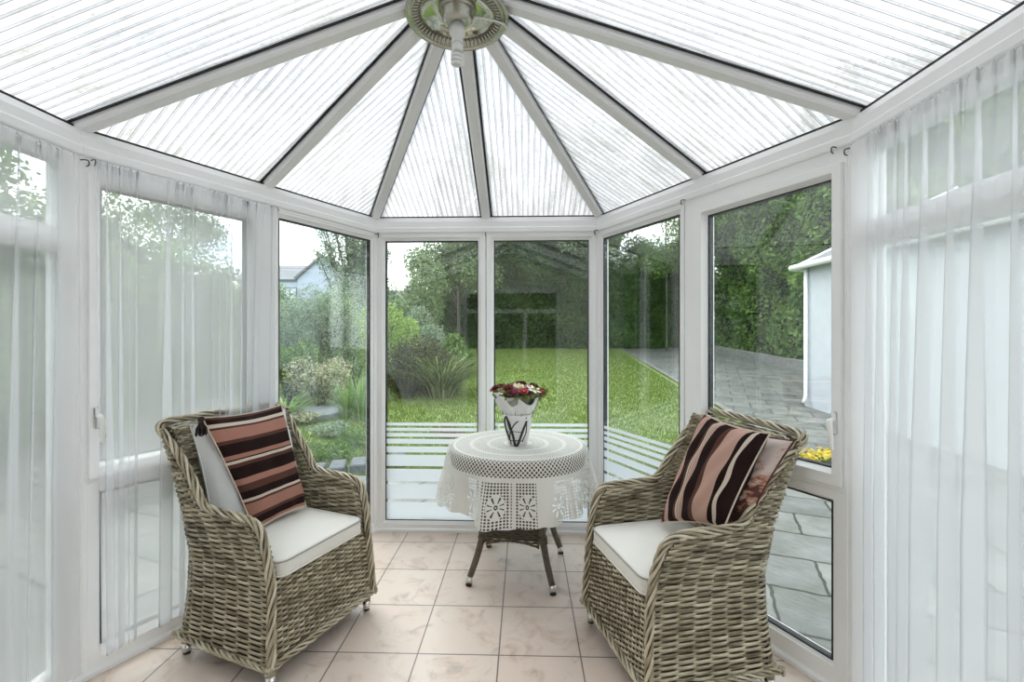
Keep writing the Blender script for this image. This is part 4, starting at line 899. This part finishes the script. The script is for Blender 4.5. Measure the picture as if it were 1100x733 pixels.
# tall boundary hedge: clumped wall of small leaves over a solid twig-brown body darkened as inner shade
def hedge(name, A, B, hgt, depth, n, size, label, seed, mat='hedge', taper=None):
    r = np.random.default_rng(seed); A = np.array(A, float); B = np.array(B, float); d = B-A; Lh = np.linalg.norm(d); d /= Lh; nr = np.array([d[1], -d[0]])
    if nr @ (np.array([0, 8])-A) < 0: nr = -nr
    root = empty(name, (A[0], A[1], gz(A[1]))); tag(root, label, 'hedge'); bz = gz(A[1])
    tap = (lambda q: np.minimum(1, taper[0]+q*taper[1])) if taper else (lambda q: 1.0+0*q)
    def surf(s, z): return .28*np.sin(s*1.9+np.sin(z*1.3)*1.2)+.22*np.sin(z*2.6+s*.8)+.15*np.sin(s*4.7+z*3.1)
    s = r.random(n)*Lh; z = r.random(n)*(hgt+.5*np.sin(s*.9)+.35*np.sin(s*2.3))*tap(s); off = surf(s, z)+r.uniform(-.35, .12, n)
    P = np.stack([A[0]+d[0]*s+nr[0]*off-A[0], A[1]+d[1]*s+nr[1]*off-A[1], z+np.array([gz(A[1]+d[1]*t) for t in s])-bz], 1)
    # top
    k = n//6; s2 = r.random(k)*Lh; o2 = -r.random(k)*depth; z2 = (hgt+.5*np.sin(s2*.9)+.35*np.sin(s2*2.3))*tap(s2)+r.uniform(-.4, .45, k)
    P2 = np.stack([d[0]*s2+nr[0]*o2, d[1]*s2+nr[1]*o2, z2+np.array([gz(A[1]+d[1]*t) for t in s2])-bz], 1)
    m = MB(); cl_ = .5+.28*np.sin(s*2.1+z*1.7)*np.sin(z*2.3-s*.7); leafcloud(m, P, np.tile([nr[0], nr[1], .5], (n, 1)), size, np.clip(cl_+r.normal(0, .22, n), 0, 1), r=r, aspect=.55)
    leafcloud(m, P2, np.tile([0, 0, 1.], (k, 1)), size, r=r); m.build('foliage', LM[mat], root)
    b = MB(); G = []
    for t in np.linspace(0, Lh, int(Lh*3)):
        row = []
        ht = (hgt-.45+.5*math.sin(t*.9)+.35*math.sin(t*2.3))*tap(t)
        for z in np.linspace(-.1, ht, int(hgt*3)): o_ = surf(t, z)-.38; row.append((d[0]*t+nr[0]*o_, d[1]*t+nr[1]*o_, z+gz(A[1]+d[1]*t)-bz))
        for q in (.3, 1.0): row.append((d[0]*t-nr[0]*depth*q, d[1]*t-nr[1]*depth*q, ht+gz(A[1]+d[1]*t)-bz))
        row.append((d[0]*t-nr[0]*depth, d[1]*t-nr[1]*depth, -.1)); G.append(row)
    b.grid(G); b.build('branches', M['twigs_shaded'], root); return root  # one solid sheet, no separate branches; inner shade is in its colour
hedge('boundary_hedge', (-4.0, 22.5), (5.4, 22.5), 7.6, 2.0, 52000, .17, 'tall dark conifer hedge across the far end of the lawn', 31, taper=(.45, .22))
hedge('boundary_hedge', (9.6, 22.3), (9.6, 2.0), 8.0, 2.0, 60000, .17, 'tall green hedge along the right side of the paving', 32, 'mid')
hedge('boundary_hedge', (5.5, 22.8), (9.3, 22.8), 4.6, 1.0, 16000, .15, 'low dark hedge closing the far right corner of the garden', 34)
hedge('boundary_hedge', (-16, 24.0), (-4.2, 24.0), 2.6, 1.5, 22000, .17, 'lower mixed hedge behind the left border, under the distant roofs', 35, 'tree')
hedge('boundary_hedge', (-6.9, 11), (-4.9, -2.0), 5.2, 1.0, 56000, .10, 'tall hedge outside the left windows, seen through the curtains', 33, 'mid', taper=(.42, .055))
m = MB(); m.box((9.0, 5.0, -.2), (9.25, 22.3, .0), bev=.02); 
m2 = MB(); m2.add([(9.0, 5, -.2), (9.28, 5, -.2), (9.28, 5, .12), (9.0, 5, .12), (9.0, 22.4, .6), (9.28, 22.4, .6), (9.28, 22.4, 1.0), (9.0, 22.4, 1.0)], [(0, 1, 2, 3), (4, 7, 6, 5), (0, 3, 7, 4), (1, 5, 6, 2), (3, 2, 6, 7), (0, 4, 5, 1)]); tag(m2.build('garden_kerb', plain('grey_concrete', (.22, .22, .21), .85, noise=.3)), 'low concrete kerb along the foot of the right hedge', 'kerb')
def tree(name, c, hgt, crown_r, crown_z, n, size, mat, label, seed, trunk=.2, sparse=1.0, lumps=16, squash=1.0):
    r = np.random.default_rng(seed); root = empty(name, tuple(c)); tag(root, label, 'tree'); s = MB(); m = MB()
    top = crown_z; s.tube(spline([(0, 0, -.1), (trunk*.4, 0, hgt*.25), (-trunk*.3, trunk*.3, hgt*.55), (0, 0, hgt*.85)], 5), np.linspace(trunk, trunk*.25, 16), 9)
    for k in range(lumps):
        a = r.uniform(0, 2*PI); el = r.uniform(-.8, 1); q = crown_r*math.sqrt(max(0, 1-el*el))*r.uniform(.35, .85); x, y, z = q*math.cos(a), q*math.sin(a), crown_z+el*(hgt-crown_z)*.85*squash
        s.tube(spline([(0, 0, max(hgt*.2, z-.9*abs(q)-.3)), (x*.45, y*.45, z-.3*q), (x, y, z)], 4), np.linspace(trunk*.35, .015, 9), 5)
        per = n//lumps; rr = crown_r*r.uniform(.28, .48); d = r.normal(0, 1, (per, 3)); d /= np.linalg.norm(d, axis=1)[:, None]; kk = (r.random(per)**.5)*rr
        P = np.stack([x+d[:, 0]*kk, y+d[:, 1]*kk, z+d[:, 2]*kk*.8], 1); leafcloud(m, P, d+np.array([0, 0, .3]), size, r=r)
    s.build('trunk', M['bark'], root, smooth=True); m.build('crown', mat, root); return root
tree('garden_tree', g3(492, 19.5), 9.5, 2.4, 5.6, 24000, .15, LM['tree'], 'pale leafy tree standing before the far hedge, branches hanging into the sky', 41, lumps=22, trunk=.08)
tree('garden_tree', g3(640, 19), 9.5, 2.7, 6.8, 9000, .15, LM['tree'], 'broad tree rising over the middle of the far hedge', 42, lumps=16)
tree('garden_tree', g3(716, 21), 9.5, 2.9, 6.3, 17000, .14, LM['mid'], 'thin-leaved tree with sky showing through, far right corner of the lawn', 43, lumps=24, trunk=.05)
# upright feathery tree left of centre
def feathery(c, hgt, label, seed):
    r = np.random.default_rng(seed); root = empty('upright_tree', c); tag(root, label, 'tree'); s = MB(); m = MB()
    for k in range(34):
        a = r.uniform(0, 2*PI); sp_ = r.uniform(.15, 1.0); top = hgt*r.uniform(.6, 1.0); ex = 1.15*sp_*math.cos(a)-.25; ey = .9*sp_*math.sin(a)
        P = spline([(0, 0, 0), (ex*.15, ey*.15, top*.3), (ex*.55, ey*.55, top*.62), (ex, ey, top)], 5); s.tube(P, np.linspace(.05, .008, len(P)), 5)
        A = np.array([tuple(q) for q in P]); t = .35+.65*r.random(560)**.8; idx = t*(len(P)-1); B = np.stack([np.interp(idx, np.arange(len(P)), A[:, j]) for j in range(3)], 1)+r.normal(0, .10, (560, 3)); leafcloud(m, B, np.tile([0, 0, 1.], (560, 1)), .11, r=r, aspect=.35)
    s.build('branches', M['bark'], root); m.build('foliage', LM['grey'], root)
feathery(g3(386, 13.5), 5.6, 'upright grey-green tree with bare slanting branches, beside the distant house', 51)
shrub('garden_shrub', g3(340, 9.9), 1.05, 2.75, 19000, .06, LM['grey'], 'tall grey-green willowy shrub in front of the distant house', seed=61, aspect=.3, lumps=14)
shrub('garden_shrub', g3(296, 10.4), .95, 2.2, 12000, .07, LM['grey'], 'grey-green shrub at the left edge of the narrow left window', seed=62, aspect=.3)
shrub('garden_shrub', g3(378, 10.4), .62, 2.1, 8000, .06, LM['lime'], 'lime green shrub below the upright tree', seed=63)
shrub('garden_shrub', g3(418, 12.2), .85, 2.35, 11000, .07, LM['lime'], 'lime green bush against the left post of the centre windows', seed=64)
shrub('garden_shrub', g3(452, 13.6), .90, 2.0, 10000, .06, LM['grey'], 'pale rounded shrub behind the dark spiky clump', seed=65)
shrub('garden_shrub', g3(487, 13.0), .70, 1.5, 7000, .10, LM['mid'], 'bright green shrub at the right end of the border', seed=66, lumps=5)
shrub('garden_shrub', g3(460, 17.0), 1.5, 4.0, 14000, .10, LM['tree'], 'tall pale green bush at the left end of the dark hedge', seed=67)
shrub('garden_shrub', g3(344, 8.4), .66, 1.05, 7500, .05, LM['cream'], 'cream-variegated shrub low in front of the willowy shrub', seed=68)
shrub('garden_shrub', g3(312, 8.7), .60, 1.3, 6000, .06, LM['mid'], 'dark green shrub low at the left of the border', seed=69)
shrub('garden_shrub', g3(448, 10.3), 1.2, 1.5, 17000, .06, LM['dark'], 'low dark bronze bush at the lawn edge', seed=70)
def blades(name, c, n, hgt, spread, wd, mat, label, seed, cat='plant', droop=.5):
    r = np.random.default_rng(seed); root = empty(name, c); tag(root, label, cat); m = MB()
    for k in range(n):
        a = r.uniform(0, 2*PI); d = Vector((math.cos(a), math.sin(a), 0)); s = Vector((-d.y, d.x, 0)); L_ = hgt*r.uniform(.55, 1.1); sp_ = spread*r.uniform(.2, 1); b0_ = d*r.uniform(0, spread*.25); rows = []
        for t in (0, .3, .6, .85, 1): 
            q = b0_+d*sp_*t**1.5+Vector((0, 0, L_*(t-droop*.75*t**3))); ww = wd*(1-t**2)*.5+.001; rows.append([tuple(q-s*ww), tuple(q+s*ww)])
        m.grid(rows, 0, float(r.random()))
    m.build('blades', mat, root); return root
blades('phormium', g3(474, 9.7), 460, 1.35, 1.25, .036, LM['phormium'], 'spiky green phormium with arching blades at the lawn edge', 71)
blades('phormium', g3(437, 9.5), 220, .95, .65, .03, LM['dark'], 'dark bronze spiky clump left of the green phormium', 72)
blades('ornamental_grass', g3(388, 7.6), 130, .85, .40, .022, LM['fern'], 'upright green reed grass against the left corner post', 73, droop=.2)
blades('ornamental_grass', g3(372, 7.7), 90, .75, .35, .02, LM['fern'], 'arching green grass beside the cream shrub', 74, droop=.3)
blades('fern', g3(306, 7.4), 90, .65, .6, .05, LM['fern'], 'light green fern at the left edge of the border', 75)
for i, (u, Y, lab, mt) in enumerate(((355, 6.6, 'low grey-green rosette plants beyond the round stone slab', 'grey'), (385, 6.2, 'low spreading plant beside the left corner post', 'mid'), (350, 5.6, 'low creeping plant at the patio edge behind the left armchair', 'mid'), (330, 7.3, 'small pale plant at the rim of the round stone slab', 'cream'))):
    shrub('ground_cover', g3(u, Y), .38, .22, 1400, .045, LM[mt], lab, 'plant', seed=80+i, lumps=8)
# round stone slab (well cover)
m = MB(); c = g3(334, 8.0); m.lathe([(0, .10), (.62, .10), (.66, .08), (.66, -.05), (0, -.05)], (c[0], c[1], gz(8)+.0), 40); tag(m.build('round_stone_slab', plain('weathered_stone', (.20, .23, .23), .8, noise=.3, nscale=9), loc=c), 'low round grey stone slab in the grass beyond the left window', 'stone slab')
# dark slate edging pieces by the terrace
r3 = np.random.default_rng(17)
SLW = ['first (leftmost)', 'second', 'third', 'fourth', 'fifth', 'last (rightmost)']
for k in range(6):
    x, y = -2.35+.20*k, 4.9+.10*k; m = MB(); m.box((-.085, -.17, 0), (.085, .17, .10), bev=.012)
    o = m.build('slate_block', plain('blue_grey_slate', (.075, .085, .10), .6, noise=.3, nscale=12) if k == 0 else M['slate_b'], smooth=False); M.setdefault('slate_b', o.data.materials[0]); o.location = (x, y, GROUND+.004 if y <= 5 else gz(y)+.005); o.rotation_euler.z = .25
    tag(o, SLW[k]+' blue-grey slate block in the edging row beyond the left armchair', 'slate block', 'slate edging blocks')
# small red flower clump low in front of the centre window
shrub('flower_clump', g3(478, 6.3), .30, .22, 500, .04, leafmat('red_brown_leaves', [(.10, .03, .02), (.30, .08, .05), (.2, .25, .06)]), 'small red-leaved clump at the lawn edge behind the frosted stripes', 'plant', seed=91)
# outbuilding on the right
BX0, BX1, BY0, BY1 = 5.62, 8.6, 3.2, 8.75; m = MB(); root = empty('outbuilding', (BX0, BY0, gz(6))); tag(root, 'white rendered outbuilding with a grey tiled roof beyond the right window', 'building')
iv = -root.location
def rel(b, **k): return [tuple(Vector(p)+iv) for p in b]
m.box(tuple(Vector((BX0, BY0, -.2))+iv), tuple(Vector((BX1, BY1, 2.72))+iv)); m.build('wall', M['render'], root)
m = MB(); xm = (BX0+BX1)/2; e = .14; pts = [(BX0-e, BY0-e, 2.70), (BX1+e, BY0-e, 2.70), (BX1+e, BY1+e, 2.70), (BX0-e, BY1+e, 2.70), (xm, BY0+1.5, 3.75), (xm, BY1-1.5, 3.75)]
m.add(rel(pts), [(0, 1, 4), (1, 2, 5, 4), (2, 3, 5), (3, 0, 4, 5), (3, 2, 1, 0)]); m.build('roof', M['slate'], root)
m = MB(); 
for a, b in (((BX0-e-.03, BY0-e), (BX0-e-.03, BY1+e)), ((BX0-e, BY1+e+.03), (BX1+e, BY1+e+.03))): m.tube([Vector((a[0], a[1], 2.70))+iv, Vector((b[0], b[1], 2.70))+iv], .055, 10)
m.build('gutter', M['upvc'], root, smooth=True)
for a in (0, 1):
    m = MB(); m.tube([Vector(p)+iv for p in ((pts[3], pts[5]), (pts[0], pts[4]))[a]], .03, 6); m.build('hip_tile', M['upvc'], root)
m = MB(); m.tube([Vector(p)+iv for p in ((BX0-.05, BY1-.12, 2.66), (BX0-.05, BY1-.12, .25), (BX0-.12, BY1-.16, .12))], .032, 10); m.build('downpipe', M['upvc'], root, smooth=True)
# white seat-height planter with yellow flowers
c = Vector((3.38, 5.0, gz(5)+.004)); pl = empty('flower_trough', tuple(c), .3); tag(pl, 'dark trough of yellow flowers outside the right window', 'planter')
m = MB(); m.box((-.5, -.16, 0), (.5, .16, .17), bev=.015); m.build('trough', plain('dark_trough', (.05, .045, .04), .8), pl)
m = MB(); r4 = np.random.default_rng(6); n = 420; P = np.stack([r4.uniform(-.48, .48, n), r4.uniform(-.15, .15, n), .20+r4.random(n)*.07], 1); leafcloud(m, P, np.tile([0, 0, 1.], (n, 1)), .045, r=r4, aspect=.8); m.build('yellow_blooms', LM['yellow'], pl)
m = MB(); P = np.stack([r4.uniform(-.49, .49, n), r4.uniform(-.16, .16, n), .15+r4.random(n)*.08], 1); leafcloud(m, P, np.tile([0, 0, 1.], (n, 1)), .05, r=r4); m.build('leaves', LM['mid'], pl)
# distant houses
def house(c, rz, Lx, Ly, hw, hr, label, wins, wallm, gable=None):
    root = empty('distant_house', c, rz); tag(root, label, 'house'); m = MB(); m.box((0, 0, -1), (Lx, Ly, hw)); m.add([(0, 0, hw), (0, Ly, hw), (0, Ly/2, hr), (Lx, 0, hw), (Lx, Ly, hw), (Lx, Ly/2, hr)], [(0, 1, 2), (3, 5, 4)])
    if gable: g0, g1, gd, gh = gable; m.box((g0, -gd, -1), (g1, .01, hw)); m.add([(g0, -gd, hw), (g1, -gd, hw), ((g0+g1)/2, -gd, gh)], [(0, 1, 2)])
    m.build('wall', wallm, root); m = MB(); t = .25
    m.add([(-t, -t, hw-.15), (Lx+t, -t, hw-.15), (Lx+t, Ly/2, hr+.05), (-t, Ly/2, hr+.05), (-t, Ly+t, hw-.15), (Lx+t, Ly+t, hw-.15)], [(0, 1, 2, 3), (3, 2, 5, 4)])
    if gable: xm = (g0+g1)/2; m.add([(g0-t, -gd-t, hw-.15), (xm, -gd-t, gh+.1), (g1+t, -gd-t, hw-.15), (g0-t, Ly/2, hw-.1), (xm, Ly/2, gh+.1), (g1+t, Ly/2, hw-.1)], [(0, 1, 4, 3), (1, 2, 5, 4)])
    ro = m.build('roof', M['slate'], root); md = ro.modifiers.new('thick', 'SOLIDIFY'); md.thickness = .2
    for x, z, ww, hh, y in wins:
        f = MB(); f.box((x-.09, y-.06, z-.09), (x+ww+.09, y+.05, z+hh+.09)); fo_ = f.build('window', M['slate'], root); p = MB()
        p.box((x, y-.08, z), (x+ww*.46, y-.03, z+hh)); p.box((x+ww*.54, y-.08, z), (x+ww, y-.03, z+hh)); p.build('pane', M['pane_far'], fo_)
M['pane_far'] = plain('far_window_glass', (.45, .50, .55), .2); M['wall_far'] = plain('pale_blue_render', (.36, .40, .52), .9)
Yh = 40; zb_ = gz(23)+.5
hp = px(292, 345, Yh); house((hp.x-3, Yh, .35), .06, 9.0, 6, 6.1, 7.6, 'pale blue-white house with grey roof and gable, far beyond the left shrubs', [(4.0, 3.9, 1.0, 1.25, 0)], M['wall_far'], gable=(5.6, 9.8, 1.2, 7.9))
hp = px(385, 330, 46); house((hp.x+1.5, 50, .6), 0, 16, 7, 4.4, 6.0, 'brown-grey roofed house far beyond, left edge of the centre window', [(1, 1, 1, 1, 0)], M['wall_far'])
tree('garden_tree', (-11.5, 10.0, gz(10)), 4.6, 1.9, 3.2, 6000, .11, LM['mid'], 'bushy tree outside, seen through the left window curtain', 45, trunk=.12)
tree('garden_tree', (-10.2, 13.5, gz(13)), 5.2, 1.8, 3.6, 6000, .11, LM['grey'], 'grey-green tree outside, seen through the right part of the left curtain', 46, trunk=.12)
